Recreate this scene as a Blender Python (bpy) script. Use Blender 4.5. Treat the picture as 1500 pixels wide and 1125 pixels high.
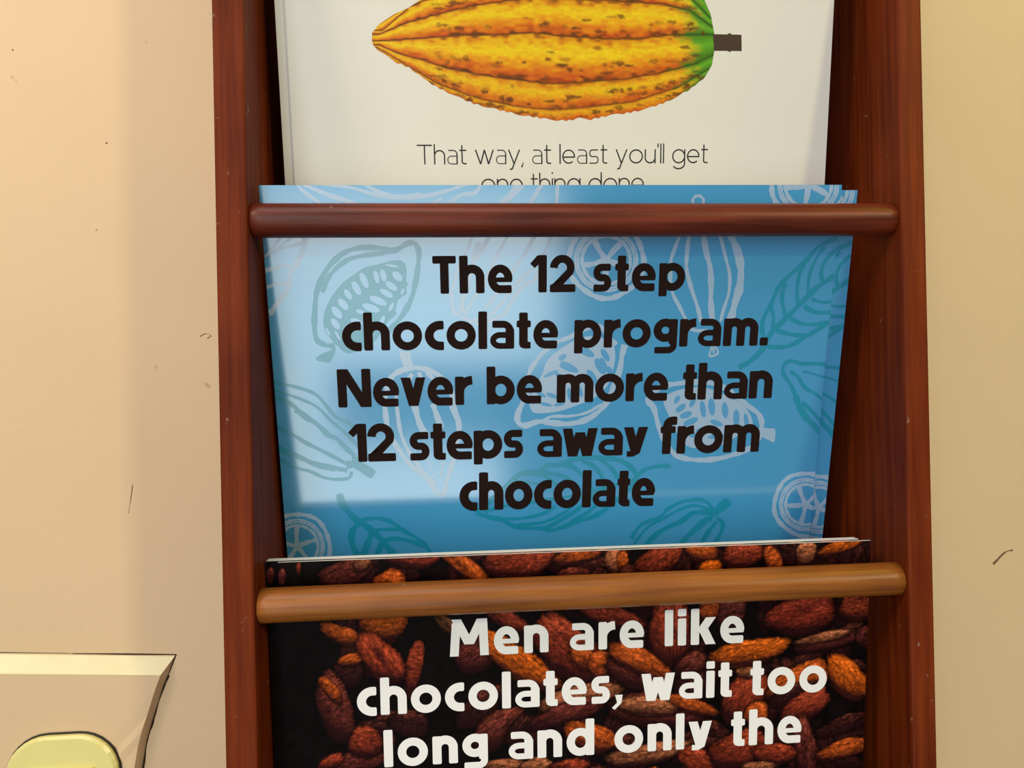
import bpy, math, random
import numpy as np
from mathutils import Matrix, Vector

for o in list(bpy.data.objects):
    bpy.data.objects.remove(o, do_unlink=True)
C = bpy.context.scene.collection
MM = 0.001
LIFT = 0.0                        # heights are measured from the camera; all measurements below are millimetres

def P(x, y, z):
    return Vector((x * MM, y * MM, z * MM + LIFT))

# ------------------------------------------------------------------ camera
CAM_POS = [-41.022, -217.578, 0.01]
CAM_RIGHT = [0.996472, -0.081561, -0.019758]
CAM_UP = [0.01949, -0.00408, 0.999802]
CAM_FWD = [0.081626, 0.99666, 0.002476]

cam_data = bpy.data.cameras.new('camera')
cam = bpy.data.objects.new('camera', cam_data)
C.objects.link(cam)
rx, ux, fx = Vector(CAM_RIGHT), Vector(CAM_UP), Vector(CAM_FWD)
cam.matrix_world = Matrix(((rx.x, ux.x, -fx.x, 0), (rx.y, ux.y, -fx.y, 0), (rx.z, ux.z, -fx.z, 0), (0, 0, 0, 1)))
cam.location = P(*CAM_POS)
cam_data.sensor_width = 36.0
cam_data.lens = 1083.0 / 1500.0 * 36.0
cam_data.clip_start = 0.01
bpy.context.scene.camera = cam

# ------------------------------------------------------------------ light
vs = bpy.context.scene.view_settings
vs.view_transform = 'Standard'
vs.look = 'None'
vs.gamma = 1.0
vs.use_curve_mapping = False
vs.exposure = -0.04

world = bpy.data.worlds.new('room_light')
bpy.context.scene.world = world
world.use_nodes = True
bg = world.node_tree.nodes['Background']
bg.inputs[0].default_value = (1.0, 0.92, 0.84, 1)
bg.inputs[1].default_value = 0.15

def area(name, loc, target, sx, sy, radiance, col):
    ld = bpy.data.lights.new(name, 'AREA')
    ld.shape = 'RECTANGLE'
    ld.size, ld.size_y = sx * MM, sy * MM
    ld.energy = radiance * sx * MM * sy * MM * math.pi
    ld.color = col
    lo = bpy.data.objects.new(name, ld)
    C.objects.link(lo)
    lo.location = P(*loc)
    d = (P(*target) - P(*loc)).normalized()
    lo.rotation_euler = d.to_track_quat('-Z', 'Y').to_euler()
    return lo

# warm ceiling lamp to the right, throwing the rack's shadow to the left
area('ceiling_lamp', (1180, -1600, 900), (0, 0, 0), 150, 150, 175.0, (1.0, 0.86, 0.50))
# broad ceiling panel overhead
area('ceiling_panel', (-200, -620, 1150), (-50, 0, 0), 700, 500, 5.5, (1.0, 0.95, 0.90))
# added fill light behind the viewer's left shoulder, evening out the cards
area('front_fill', (-560, -1250, 220), (0, 0, 0), 520, 720, 5.2, (0.92, 0.96, 1.0))
# yellow-green tube lamp by the wall on the upper right
area('tube_lamp', (400, -150, 360), (230, 60, 60), 60, 260, 8.0, (0.85, 0.90, 0.02))
# peach lamp close to the wall on the left
area('wall_lamp', (-420, -230, 310), (-170, 65, 20), 130, 130, 18.0, (1.0, 0.80, 0.65))
# glazed door behind the viewer: three bright panes
area('door_pane_top', (-145, -1800, -555), (-145, 0, -555), 830, 530, 2.9, (0.94, 1.0, 0.94))
area('door_pane_side', (-505, -1800, -955), (-505, 0, -955), 200, 280, 2.9, (0.94, 1.0, 0.94))
area('door_pane_bottom', (-253, -1800, -1315), (-253, 0, -1315), 745, 430, 2.9, (0.94, 1.0, 0.94))

# ------------------------------------------------------------------ helpers
def link(name, verts, faces, mats, parent=None, face_mats=None, smooth=False, cols=None, scale=MM, local=True):
    me = bpy.data.meshes.new(name)
    v = [tuple(np.array(p) * scale) for p in verts]
    if not local:
        v = [(p[0], p[1], p[2] + LIFT) for p in v]
    me.from_pydata(v, [], faces)
    for m in (mats if isinstance(mats, (list, tuple)) else [mats]):
        me.materials.append(m)
    if face_mats is not None:
        me.polygons.foreach_set('material_index', face_mats)
    if smooth:
        me.polygons.foreach_set('use_smooth', [True] * len(faces))
    if cols is not None:
        ca = me.color_attributes.new('print', 'FLOAT_COLOR', 'POINT')
        c = np.ones((len(verts), 4), np.float32)
        c[:, :3] = cols
        ca.data.foreach_set('color', c.ravel())
    me.update()
    o = bpy.data.objects.new(name, me)
    C.objects.link(o)
    if parent:
        o.parent = parent
    return o

def box(x0, x1, y0, y1, z0, z1):
    v = [(x, y, z) for x in (x0, x1) for y in (y0, y1) for z in (z0, z1)]
    f = [(0, 1, 3, 2), (4, 6, 7, 5), (0, 4, 5, 1), (2, 3, 7, 6), (0, 2, 6, 4), (1, 5, 7, 3)]
    return v, f

def bevel(o, w, seg=2):
    m = o.modifiers.new('bevel', 'BEVEL')
    m.width = w * MM
    m.segments = seg
    m.limit_method = 'ANGLE'
    return o

def empty(name, loc, label, cat, group=None):
    o = bpy.data.objects.new(name, None)
    C.objects.link(o)
    o.location = loc
    o.empty_display_size = 0.02
    o['label'] = label
    o['category'] = cat
    if group:
        o['group'] = group
    return o

# ------------------------------------------------------------------ materials
def new_mat(name):
    m = bpy.data.materials.new(name)
    m.use_nodes = True
    nt = m.node_tree
    return m, nt, nt.nodes['Principled BSDF']

def srgb(r, g, b):
    f = lambda c: (c / 255 / 12.92) if c <= 10.3 else ((c / 255 + 0.055) / 1.055) ** 2.4
    return (f(r), f(g), f(b), 1)

def plain(name, col, rough=0.5, spec=0.5, noise=0.04, scale=400.0, ior=1.5):
    m, nt, b = new_mat(name)
    tc = nt.nodes.new('ShaderNodeTexCoord')
    n = nt.nodes.new('ShaderNodeTexNoise')
    n.inputs['Scale'].default_value = scale
    n.inputs['Detail'].default_value = 3
    r = nt.nodes.new('ShaderNodeMapRange')
    r.inputs['To Min'].default_value = 1 - noise
    r.inputs['To Max'].default_value = 1 + noise
    mx = nt.nodes.new('ShaderNodeVectorMath')
    mx.operation = 'SCALE'
    mx.inputs[0].default_value = col[:3]
    nt.links.new(tc.outputs['Object'], n.inputs['Vector'])
    nt.links.new(n.outputs[0], r.inputs[0])
    nt.links.new(r.outputs[0], mx.inputs['Scale'])
    nt.links.new(mx.outputs[0], b.inputs['Base Color'])
    b.inputs['Roughness'].default_value = rough
    b.inputs['Specular IOR Level'].default_value = spec
    b.inputs['IOR'].default_value = ior
    return m

def wood(name, dark, light, axis, rough=0.38, spec=0.5):
    m, nt, b = new_mat(name)
    tc = nt.nodes.new('ShaderNodeTexCoord')
    mp = nt.nodes.new('ShaderNodeMapping')
    s = [420.0, 420.0, 420.0]
    s[axis] = 16.0
    mp.inputs['Scale'].default_value = s
    n = nt.nodes.new('ShaderNodeTexNoise')
    n.inputs['Scale'].default_value = 1.0
    n.inputs['Detail'].default_value = 5
    n.inputs['Roughness'].default_value = 0.6
    n2 = nt.nodes.new('ShaderNodeTexNoise')
    n2.inputs['Scale'].default_value = 28.0
    n2.inputs['Detail'].default_value = 2
    mix = nt.nodes.new('ShaderNodeMath')
    mix.operation = 'MULTIPLY_ADD'
    mix.inputs[1].default_value = 0.45
    rp = nt.nodes.new('ShaderNodeValToRGB')
    rp.color_ramp.elements[0].position = 0.50
    rp.color_ramp.elements[0].color = dark
    rp.color_ramp.elements[1].position = 0.95
    rp.color_ramp.elements[1].color = light
    # pale dust specks
    sp = nt.nodes.new('ShaderNodeTexNoise')
    sp.inputs['Scale'].default_value = 330.0
    sp.inputs['Detail'].default_value = 1
    sr = nt.nodes.new('ShaderNodeMapRange')
    sr.inputs['From Min'].default_value = 0.76
    sr.inputs['From Max'].default_value = 0.82
    sr.inputs['To Max'].default_value = 0.35
    dm = nt.nodes.new('ShaderNodeMix')
    dm.data_type = 'RGBA'
    dm.inputs[7].default_value = (0.42, 0.33, 0.27, 1)
    bp = nt.nodes.new('ShaderNodeBump')
    bp.inputs['Strength'].default_value = 0.25
    bp.inputs['Distance'].default_value = 0.0003
    L = nt.links.new
    L(tc.outputs['Object'], mp.inputs[0])
    L(mp.outputs[0], n.inputs['Vector'])
    L(tc.outputs['Object'], n2.inputs['Vector'])
    L(tc.outputs['Object'], sp.inputs['Vector'])
    L(n2.outputs[0], mix.inputs[0])
    L(n.outputs[0], mix.inputs[2])
    L(mix.outputs[0], rp.inputs[0])
    L(sp.outputs[0], sr.inputs[0])
    L(sr.outputs[0], dm.inputs[0])
    L(rp.outputs[0], dm.inputs[6])
    L(dm.outputs[2], b.inputs['Base Color'])
    L(n.outputs[0], bp.inputs['Height'])
    L(bp.outputs[0], b.inputs['Normal'])
    b.inputs['Roughness'].default_value = rough
    b.inputs['Specular IOR Level'].default_value = spec
    return m

def printed(name, rough, noise_amt=0.0, noise_scale=900.0, spec=0.5):
    """ink whose colour is stored in the mesh's 'print' attribute, with a fine procedural grain"""
    m, nt, b = new_mat(name)
    at = nt.nodes.new('ShaderNodeAttribute')
    at.attribute_name = 'print'
    tc = nt.nodes.new('ShaderNodeTexCoord')
    n = nt.nodes.new('ShaderNodeTexNoise')
    n.inputs['Scale'].default_value = noise_scale
    n.inputs['Detail'].default_value = 4
    n.inputs['Roughness'].default_value = 0.65
    r = nt.nodes.new('ShaderNodeMapRange')
    r.inputs['From Min'].default_value = 0.3
    r.inputs['From Max'].default_value = 0.7
    r.inputs['To Min'].default_value = 1 - noise_amt
    r.inputs['To Max'].default_value = 1 + noise_amt
    v = nt.nodes.new('ShaderNodeVectorMath')
    v.operation = 'SCALE'
    nt.links.new(tc.outputs['Object'], n.inputs['Vector'])
    nt.links.new(n.outputs[0], r.inputs[0])
    nt.links.new(at.outputs['Color'], v.inputs[0])
    nt.links.new(r.outputs[0], v.inputs['Scale'])
    nt.links.new(v.outputs[0], b.inputs['Base Color'])
    b.inputs['Roughness'].default_value = rough
    b.inputs['Specular IOR Level'].default_value = spec
    return m

def wall_paint():
    m, nt, b = new_mat('cream_wall_paint')
    tc = nt.nodes.new('ShaderNodeTexCoord')
    n1 = nt.nodes.new('ShaderNodeTexNoise')
    n1.inputs['Scale'].default_value = 14.0
    n1.inputs['Detail'].default_value = 4
    r1 = nt.nodes.new('ShaderNodeMapRange')
    r1.inputs['To Min'].default_value = 0.94
    r1.inputs['To Max'].default_value = 1.05
    v = nt.nodes.new('ShaderNodeVectorMath')
    v.operation = 'SCALE'
    v.inputs[0].default_value = srgb(218, 191, 152)[:3]
    n2 = nt.nodes.new('ShaderNodeTexNoise')
    n2.inputs['Scale'].default_value = 260.0
    n2.inputs['Detail'].default_value = 5
    bp = nt.nodes.new('ShaderNodeBump')
    bp.inputs['Strength'].default_value = 0.18
    bp.inputs['Distance'].default_value = 0.0006
    # sparse tiny dark flecks
    n3 = nt.nodes.new('ShaderNodeTexNoise')
    n3.inputs['Scale'].default_value = 150.0
    n3.inputs['Detail'].default_value = 2
    r3 = nt.nodes.new('ShaderNodeMapRange')
    r3.inputs['From Min'].default_value = 0.76
    r3.inputs['From Max'].default_value = 0.81
    r3.inputs['To Max'].default_value = 0.4
    mx = nt.nodes.new('ShaderNodeMix')
    mx.data_type = 'RGBA'
    mx.inputs[7].default_value = (0.22, 0.14, 0.08, 1)
    L = nt.links.new
    for k in (n1, n2, n3):
        L(tc.outputs['Object'], k.inputs['Vector'])
    L(n1.outputs[0], r1.inputs[0])
    L(r1.outputs[0], v.inputs['Scale'])
    L(n3.outputs[0], r3.inputs[0])
    L(r3.outputs[0], mx.inputs[0])
    L(v.outputs[0], mx.inputs[6])
    L(mx.outputs[2], b.inputs['Base Color'])
    L(n2.outputs[0], bp.inputs['Height'])
    L(bp.outputs[0], b.inputs['Normal'])
    b.inputs['Roughness'].default_value = 0.6
    b.inputs['Specular IOR Level'].default_value = 0.3
    return m

M_WALL = wall_paint()
M_SIDE = wood('red_brown_side_wood', srgb(86, 28, 7), srgb(126, 52, 15), 2, 0.55, 0.12)
M_BACK = wood('dark_back_wood', srgb(40, 16, 9), srgb(72, 32, 16), 2, 0.6)
M_ROD_RED = wood('red_brown_dowel_wood', srgb(66, 18, 6), srgb(122, 48, 22), 0, 0.4, 0.35)
M_ROD_TAN = wood('golden_brown_dowel_wood', srgb(112, 60, 16), srgb(172, 104, 38), 0, 0.38, 0.4)
M_PAPER = plain('white_card_stock', srgb(236, 232, 224), 0.45, 0.4, 0.02)
M_GLOSS_WHITE = plain('white_coated_card', srgb(226, 224, 214), 0.40, 0.4, 0.012, 700)
M_BLUE = plain('sky_blue_print', srgb(66, 160, 216), 0.14, 0.5, 0.03, 1500, 2.2)
M_ART_W = plain('pale_blue_line_ink', srgb(160, 192, 224), 0.2, 0.5, 0.05, 900, 2.0)
M_ART_T = plain('teal_line_ink', srgb(18, 146, 182), 0.2, 0.5, 0.06, 900, 2.0)
M_INK_BROWN = plain('dark_brown_ink', srgb(34, 18, 14), 0.7, 0.12, 0.05)
M_INK_BLACK = plain('black_ink', srgb(24, 24, 26), 0.5, 0.3, 0.03)
M_INK_WHITE = plain('white_letter_ink', srgb(250, 250, 249), 0.5, 0.4, 0.01)
M_BEANS = printed('cocoa_bean_print', 0.5, 0.5, 1300.0, 0.06)
M_POD = printed('cocoa_pod_print', 0.45, 0.05, 700.0, 0.25)
M_PLATE = plain('ivory_switch_plastic', srgb(232, 224, 146), 0.3, 0.5, 0.02)
M_LEDGE = plain('ivory_ledge_strip', srgb(232, 222, 176), 0.4, 0.4, 0.10, 90)
M_SLOT_SHADOW = plain('dark_gap_and_rim_shadow', srgb(30, 28, 18), 0.6)  # rocker gap, and the shadow rim coloured in round the plate
M_SCUFF = plain('brown_scuff', srgb(120, 92, 66), 0.7, 0.2, 0.1)
M_CRACK = plain('dark_plaster_crack', srgb(52, 40, 28), 0.8, 0.1, 0.1)

# ------------------------------------------------------------------ measured data
CARDS = {"blue": {"o": [-6.045, 39.332, -69.704], "U": [1.0, -0.00068, 0.00294], "V": [-0.00302, -0.22635, 0.97404], "w": 181.77, "h": 135.0}, "white": {"o": [-0.902, 30.892, 42.599], "U": [0.99999, -0.00085, 0.00531], "V": [-0.00538, -0.15809, 0.98741], "w": 178.63, "h": 135.0}, "bean": {"o": [-1.011, 23.4, -186.323], "U": [1.0, 0.00011, -0.00112], "V": [0.00112, -0.09668, 0.99531], "w": 186.82, "h": 135.0}}
LINE_ART = [
["T",1.17,[-71.23,85.97,-74.25,86.21,-76.66,87.95,-77.17,91.5,-76.7,97.65,-75.83,102.85,-73.84,107.57,-70.62,111.81,-66.2,115.17,-61.04,116.4,-55.52,116.15,-51.71,115.48,-49.53,116.31,-47.35,117.57,-45.2,117.56,-43.98,115.42,-44.09,112.0,-45.15,105.96,-46.63,100.74,-48.97,96.37,-51.72,92.86,-54.45,90.24]],
["T",1.02,[-74.12,102.83,-72.16,107.12,-68.99,110.51,-65.47,112.83,-60.31,114.06,-55.16,114.66,-51.71,115.27]],
["W",1.34,[-78.12,119.88,-79.71,114.85,-81.17,111.9,-83.26,108.95,-84.37,105.11,-85.16,102.97,-87.46,100.4,-89.34,97.83,-90.74,96.11]],
["W",0.84,[-84.37,105.11,-87.5,105.57,-91.39,104.33]],
["W",1.01,[-82.72,110.64,-85.42,111.09,-90.98,109.66]],
["W",0.75,[-79.51,117.8,-82.92,116.98,-86.76,115.75,-90.64,114.1]],
["W",0.5,[-85.65,119.51,-90.67,113.68]],
["W",0.42,[-82.32,119.49,-87.59,115.76]],
["W",0.78,[-27.41,119.57,-28.78,115.73,-31.48,111.02,-32.88,106.7,-34.06,102.34,-33.9,99.69,-33.74,97.03,-32.23,95.23,-30.04,94.09,-26.51,92.46,-23.85,90.85,-22.07,90.82]],
["W",1.22,[-21.77,119.53,-24.87,114.84,-27.11,110.98,-29.89,102.28,-30.82,99.65,-30.81,95.66]],
["W",0.79,[-16.31,119.5,-20.08,112.65,-24.13,104.41,-27.28,100.05,-29.33,96.53,-29.8,94.75]],
["W",1.06,[-7.77,119.45,-11.28,113.44,-13.94,109.99,-16.61,105.64,-20.18,101.28,-23.78,96.89]],
["W",0.97,[-2.48,119.41,-5.09,113.39,-7.74,109.93,-11.28,106.9,-14.85,102.98,-18.43,98.6,-22.02,95.08,-28.73,92.95]],
["W",1.07,[-6.85,109.48,-7.73,105.98,-11.29,104.26,-14.86,99.44,-17.56,95.02,-20.25,93.94,-23.39,92.64]],
["W",1.3,[-25.27,117.85,-27.1,111.84]],
["W",1.35,[27.31,111.8,27.33,109.19,26.54,106.71,25.04,104.6,23.14,102.88,21.04,101.43,18.7,100.28,16.09,99.71,13.39,99.95,10.87,100.92,8.62,102.29,6.56,103.9,4.74,105.83,3.47,108.16,2.97,110.72,3.19,113.27,3.82,115.68,4.73,117.99,6.07,120.13,7.99,121.84,10.36,122.88,12.91,123.31,15.46,123.37,18.03,123.13,20.58,122.39,22.84,120.97,24.59,118.98,25.82,116.7,26.72,114.31,27.31,111.8]],
["W",0.61,[25.11,111.82,24.87,109.39,24.02,107.12,22.6,105.14,20.71,103.58,18.45,102.55,15.98,102.12,13.47,102.31,11.06,103.1,8.91,104.45,7.17,106.26,5.93,108.41,5.28,110.78,5.24,113.2,5.82,115.54,6.97,117.64,8.63,119.37,10.69,120.64,13.02,121.37,15.49,121.5,17.93,121.04,20.21,120.01,22.18,118.46,23.71,116.5,24.71,114.24,25.11,111.82]],
["W",0.61,[24.25,111.83,24.04,109.61,23.26,107.53,21.96,105.72,20.22,104.3,18.16,103.36,15.91,102.96,13.61,103.13,11.41,103.86,9.44,105.09,7.85,106.74,6.72,108.71,6.11,110.88,6.08,113.09,6.61,115.23,7.66,117.15,9.18,118.74,11.06,119.9,13.2,120.57,15.46,120.69,17.69,120.27,19.78,119.32,21.58,117.91,22.98,116.11,23.89,114.04,24.25,111.83]],
["W",0.98,[22.9,111.84,22.72,109.95,22.05,108.18,20.95,106.63,19.47,105.42,17.71,104.62,15.79,104.28,13.83,104.43,11.95,105.04,10.28,106.09,8.92,107.5,7.95,109.18,7.43,111.03,7.4,112.92,7.85,114.74,8.75,116.39,10.04,117.74,11.65,118.74,13.48,119.3,15.4,119.41,17.32,119.05,19.1,118.24,20.63,117.03,21.82,115.49,22.6,113.73,22.9,111.84]],
["W",1.46,[15.11,111.91,18.92,110.53,22.36,108.81]],
["W",1.46,[15.11,111.91,15.07,107.99,14.56,104.32]],
["W",1.46,[15.11,111.91,11.28,110.86,7.57,110.33]],
["W",1.46,[15.11,111.91,12.79,115.15,11.02,118.42]],
["W",1.46,[15.11,111.91,17.49,114.96,20.09,117.52]],
["W",0.98,[38.74,119.83,37.02,114.67,36.17,111.84,36.14,107.06,37.15,101.27,39.59,96.86,41.79,92.9,44.49,89.14,49.56,88.81]],
["W",1.08,[41.67,119.82,41.27,113.22,41.51,108.45,43.29,102.65,45.6,96.77,47.12,91.83]],
["W",1.47,[46.33,119.79,47.63,114.11,49.14,109.33,49.82,103.54,50.0,98.67,50.91,91.77]],
["W",0.89,[51.74,119.76,54.19,112.16,55.77,106.86,55.89,101.04,54.46,95.66,53.69,91.72]],
["W",2.08,[55.19,119.74,58.04,114.03,59.43,108.27,59.31,102.46,58.12,97.58,56.99,91.67]],
["W",0.71,[51.92,91.75,52.6,88.76,51.91,83.26]],
["W",0.61,[51.37,83.77,50.66,80.25,53.46,81.21,52.14,83.76]],
["W",0.51,[51.82,83.01,51.93,81.24]],
["T",1.02,[95.68,120.45,90.82,118.33,84.99,115.74,81.33,111.44,76.64,107.13,72.9,103.27,71.17,99.37,70.34,96.92,68.57,93.48,67.84,89.5,69.54,83.94]],
["T",1.03,[69.85,83.18,73.5,82.75,77.6,83.19,80.6,84.5,83.54,86.47,87.5,88.68,90.66,90.89,92.73,93.62]],
["T",1.24,[60.81,76.23,64.54,78.2,68.4,81.94,71.07,87.44,75.82,92.37,80.54,97.28,85.23,102.15,89.08,104.8,91.94,106.97,94.67,110.35]],
["T",0.72,[71.41,88.44,71.61,92.44,70.48,96.43]],
["T",0.93,[75.79,92.77,74.09,97.86,74.07,101.3,74.97,103.98]],
["T",0.82,[79.55,96.79,78.87,101.73,79.22,106.62,80.7,110.0]],
["T",0.72,[82.86,99.96,82.49,104.14,83.12,108.52,85.22,113.34,87.27,115.72]],
["T",0.82,[87.63,103.84,86.57,107.03,87.48,110.9,90.69,114.5]],
["T",0.72,[84.0,98.71,87.7,97.58,92.83,97.85]],
["T",1.03,[81.65,96.27,85.94,94.32,92.15,94.23]],
["T",0.93,[77.37,92.25,81.64,90.53,86.32,90.21,90.65,91.04]],
["T",1.03,[73.06,88.31,77.27,87.24,81.47,86.51,83.78,86.72]],
["T",0.9,[98.03,75.8,91.4,76.58,86.61,76.97,82.46,77.05,79.43,77.99,77.11,77.45,76.1,75.44,76.88,73.09,79.54,69.51,81.33,65.92]],
["T",1.56,[81.33,65.92,83.19,61.71,85.91,58.03,89.21,54.92,93.2,51.16]],
["T",0.83,[78.83,74.51,81.67,72.4,84.36,68.81,89.43,65.72,92.72,62.66]],
["T",0.48,[83.28,74.41,86.93,73.46,90.62,72.2,96.13,70.9]],
["T",0.96,[83.93,63.48,87.51,60.4,91.53,56.07]],
["W",1.23,[-9.86,74.15,-9.03,76.68,-7.37,79.47,-4.61,82.78,-1.3,85.51,3.13,87.1,8.64,89.79,13.08,90.82,16.51,87.43,19.12,84.58]],
["W",1.58,[21.94,84.53,21.19,81.15,20.49,76.05,18.65,70.93,17.06,66.34,14.29,62.62,9.77,59.52,4.08,58.21,-1.62,58.66,-6.17,59.26,-10.69,58.04,-12.84,58.97,-13.23,61.89,-11.25,66.46,-9.85,69.3]],
["W",0.8,[14.81,64.65,9.73,61.86,4.04,60.85,-1.64,60.88,-5.04,59.63]],
["W",0.97,[-50.52,83.87,-49.96,81.14,-48.99,77.01]],
["W",1.06,[-48.32,83.61,-47.98,80.65,-46.98,77.43]],
["W",0.62,[-49.42,83.63,-48.98,81.12,-48.1,77.22]],
["W",1.34,[-52.78,76.42,-55.16,73.0,-56.27,66.6,-55.97,60.08,-54.48,54.66,-52.07,50.36,-48.8,45.37,-44.84,42.17,-42.61,39.0,-40.36,35.49,-38.33,34.79,-37.35,38.81,-35.47,44.32,-33.57,51.61,-32.57,58.23,-33.87,64.84,-35.43,71.96,-38.19,75.23,-42.64,77.65,-47.67,78.33,-52.78,76.42]],
["W",1.01,[-52.73,70.61,-52.43,63.55,-51.56,56.37,-49.2,50.27,-45.37,44.03,-40.87,38.31]],
["W",1.69,[-47.35,71.07,-46.7,65.17,-45.45,59.79,-43.31,54.93]],
["W",0.46,[-43.5,48.26,-40.26,39.53]],
["W",1.59,[-40.98,66.21,-39.67,62.02,-38.34,57.79]],
["W",0.58,[-38.05,46.25,-39.06,40.73]],
["W",1.24,[-47.18,76.3,-48.94,74.02]],
["W",1.01,[-45.19,76.83,-44.16,73.91]],
["W",1.01,[-42.66,76.78,-39.92,73.81]],
["W",1.26,[-35.0,65.46,-33.1,60.65]],
["T",0.76,[-91.57,74.7,-85.11,73.11,-78.66,70.65,-75.55,67.09,-72.45,62.9,-67.57,59.81,-64.99,54.97,-65.22,50.16]],
["T",0.66,[-91.74,72.41,-86.41,70.26,-82.12,68.42,-77.84,65.98,-74.19,61.77,-70.47,58.11,-66.74,53.82,-65.42,51.98]],
["T",1.09,[-91.89,70.39,-85.55,66.76,-82.47,63.17,-78.73,60.71,-75.59,57.07,-72.32,55.19,-69.66,52.11,-66.7,49.0]],
["T",0.77,[-85.12,65.0,-81.88,63.62,-75.01,57.35]],
["T",0.88,[-91.55,60.19,-86.75,57.4,-82.49,54.3,-78.15,51.77,-73.79,49.23,-69.4,46.36]],
["T",1.11,[-91.49,53.38,-86.12,50.22,-81.23,47.65,-75.13,45.64,-69.51,44.23]],
["T",0.67,[-91.04,51.87,-84.52,48.97,-79.07,46.07,-73.49,44.36]],
["T",0.78,[-91.24,49.18,-86.41,46.01,-81.44,44.33,-77.04,42.04,-72.53,41.28,-69.07,41.77,-68.1,43.88]],
["T",2.05,[-69.69,46.37,-66.0,45.94,-61.01,42.41]],
["T",1.36,[-66.7,49.0,-66.89,45.36]],
["T",1.6,[-72.63,36.23,-71.31,31.96,-68.08,27.45,-66.13,25.79]],
["T",1.04,[-66.98,26.27,-62.28,27.22,-57.65,26.4,-54.22,24.36,-51.94,22.36,-47.9,19.63,-45.02,16.93,-42.75,12.94,-41.66,8.97]],
["T",1.51,[-66.9,25.51,-68.89,23.06,-69.37,19.26,-68.12,15.04,-65.39,10.71]],
["T",1.51,[-66.41,26.12,-62.48,22.79,-59.14,18.82,-55.79,14.17,-52.38,10.12]],
["T",0.82,[-62.48,22.79,-57.79,23.11,-51.92,22.86]],
["T",1.06,[-59.13,19.14,-54.4,19.58,-49.72,18.42,-45.04,16.28]],
["T",1.52,[-62.19,22.78,-63.83,19.02,-65.83,13.97]],
["T",1.29,[-59.17,18.18,-61.42,13.77]],
["W",1.18,[-76.75,17.66,-76.96,15.08,-77.87,12.64,-79.38,10.6,-81.2,8.95,-83.17,7.58,-85.32,6.51,-87.66,6.02,-90.01,6.34,-92.13,7.37,-93.99,8.79,-95.66,10.45,-97.08,12.41,-98.0,14.75,-98.2,17.31,-97.79,19.83,-97.03,22.2,-96.02,24.47,-94.65,26.55,-92.81,28.19,-90.64,29.15,-88.36,29.5,-86.12,29.48,-83.88,29.17,-81.71,28.36,-79.84,26.89,-78.49,24.85,-77.61,22.56,-77.04,20.16,-76.75,17.66]],
["W",0.54,[-78.68,17.74,-79.1,15.35,-80.05,13.12,-81.47,11.2,-83.27,9.72,-85.34,8.77,-87.54,8.41,-89.73,8.67,-91.78,9.52,-93.54,10.92,-94.91,12.76,-95.81,14.93,-96.17,17.3,-95.99,19.7,-95.28,22.0,-94.08,24.05,-92.47,25.72,-90.55,26.92,-88.43,27.57,-86.26,27.63,-84.15,27.1,-82.24,26.01,-80.65,24.42,-79.48,22.42,-78.81,20.15,-78.68,17.74]],
["W",0.54,[-79.43,17.78,-79.81,15.59,-80.68,13.55,-81.98,11.8,-83.63,10.44,-85.52,9.57,-87.53,9.24,-89.54,9.48,-91.4,10.26,-93.02,11.53,-94.27,13.22,-95.09,15.2,-95.43,17.37,-95.27,19.57,-94.61,21.67,-93.52,23.54,-92.04,25.08,-90.29,26.17,-88.35,26.77,-86.36,26.82,-84.43,26.34,-82.68,25.34,-81.23,23.88,-80.16,22.06,-79.55,19.98,-79.43,17.78]],
["W",0.86,[-80.61,17.83,-80.94,15.96,-81.68,14.22,-82.79,12.73,-84.19,11.58,-85.81,10.83,-87.52,10.56,-89.23,10.75,-90.82,11.42,-92.2,12.5,-93.27,13.94,-93.97,15.63,-94.26,17.48,-94.12,19.36,-93.57,21.15,-92.63,22.75,-91.37,24.06,-89.87,25.0,-88.22,25.51,-86.52,25.56,-84.87,25.14,-83.38,24.28,-82.14,23.04,-81.23,21.48,-80.71,19.71,-80.61,17.83]],
["W",1.28,[-87.44,18.12,-85.38,15.05,-83.76,11.87]],
["W",1.28,[-87.44,18.12,-89.53,14.91,-91.83,12.15]],
["W",1.28,[-87.44,18.12,-90.78,19.21,-93.77,20.65]],
["W",1.28,[-87.44,18.12,-87.43,21.99,-87.01,25.59]],
["W",1.28,[-87.44,18.12,-84.09,19.43,-80.82,20.24]],
["T",1.15,[-27.45,27.73,-23.96,30.66,-20.48,33.58,-16.44,37.69,-11.26,41.62,-5.52,42.02,-3.22,43.87,1.96,44.31,7.13,46.12,14.67,46.0,20.52,45.21,24.68,42.95,27.14,39.83,27.11,37.07,24.38,33.78,18.6,29.35]],
["T",1.06,[26.88,38.61,30.62,41.42,36.24,42.45,39.23,41.86]],
["T",1.15,[-27.45,27.73,-23.43,26.21,-18.82,24.92,-15.35,22.92,-10.68,21.61,-4.83,21.24,-1.89,20.37,2.22,21.45,6.92,23.14,12.79,24.91,16.88,27.24,18.59,29.66]],
["T",1.04,[-5.51,41.54,-1.47,40.8,3.18,39.31,6.73,35.34,7.96,31.3]],
["T",1.04,[1.38,44.2,5.45,42.99,9.58,39.09,12.01,34.23,12.07,31.15]],
["T",1.04,[8.3,45.3,13.0,42.73,16.03,37.76,16.71,34.06]],
["T",0.93,[14.68,45.58,18.85,41.93,21.31,37.89]],
["T",0.8,[-11.26,41.13,-6.09,40.84,-1.45,38.25,1.5,34.0]],
["T",0.8,[-14.14,38.21,-8.38,37.89,-3.75,35.72]],
["T",0.81,[-18.82,25.04,-11.85,25.26,-4.86,26.53,-0.2,29.14]],
["T",0.82,[-13.02,22.82,-4.84,23.43,1.0,25.68,5.65,28.92]],
["T",1.06,[-3.65,21.19,2.19,24.39,6.85,27.32,9.75,30.0]],
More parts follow.
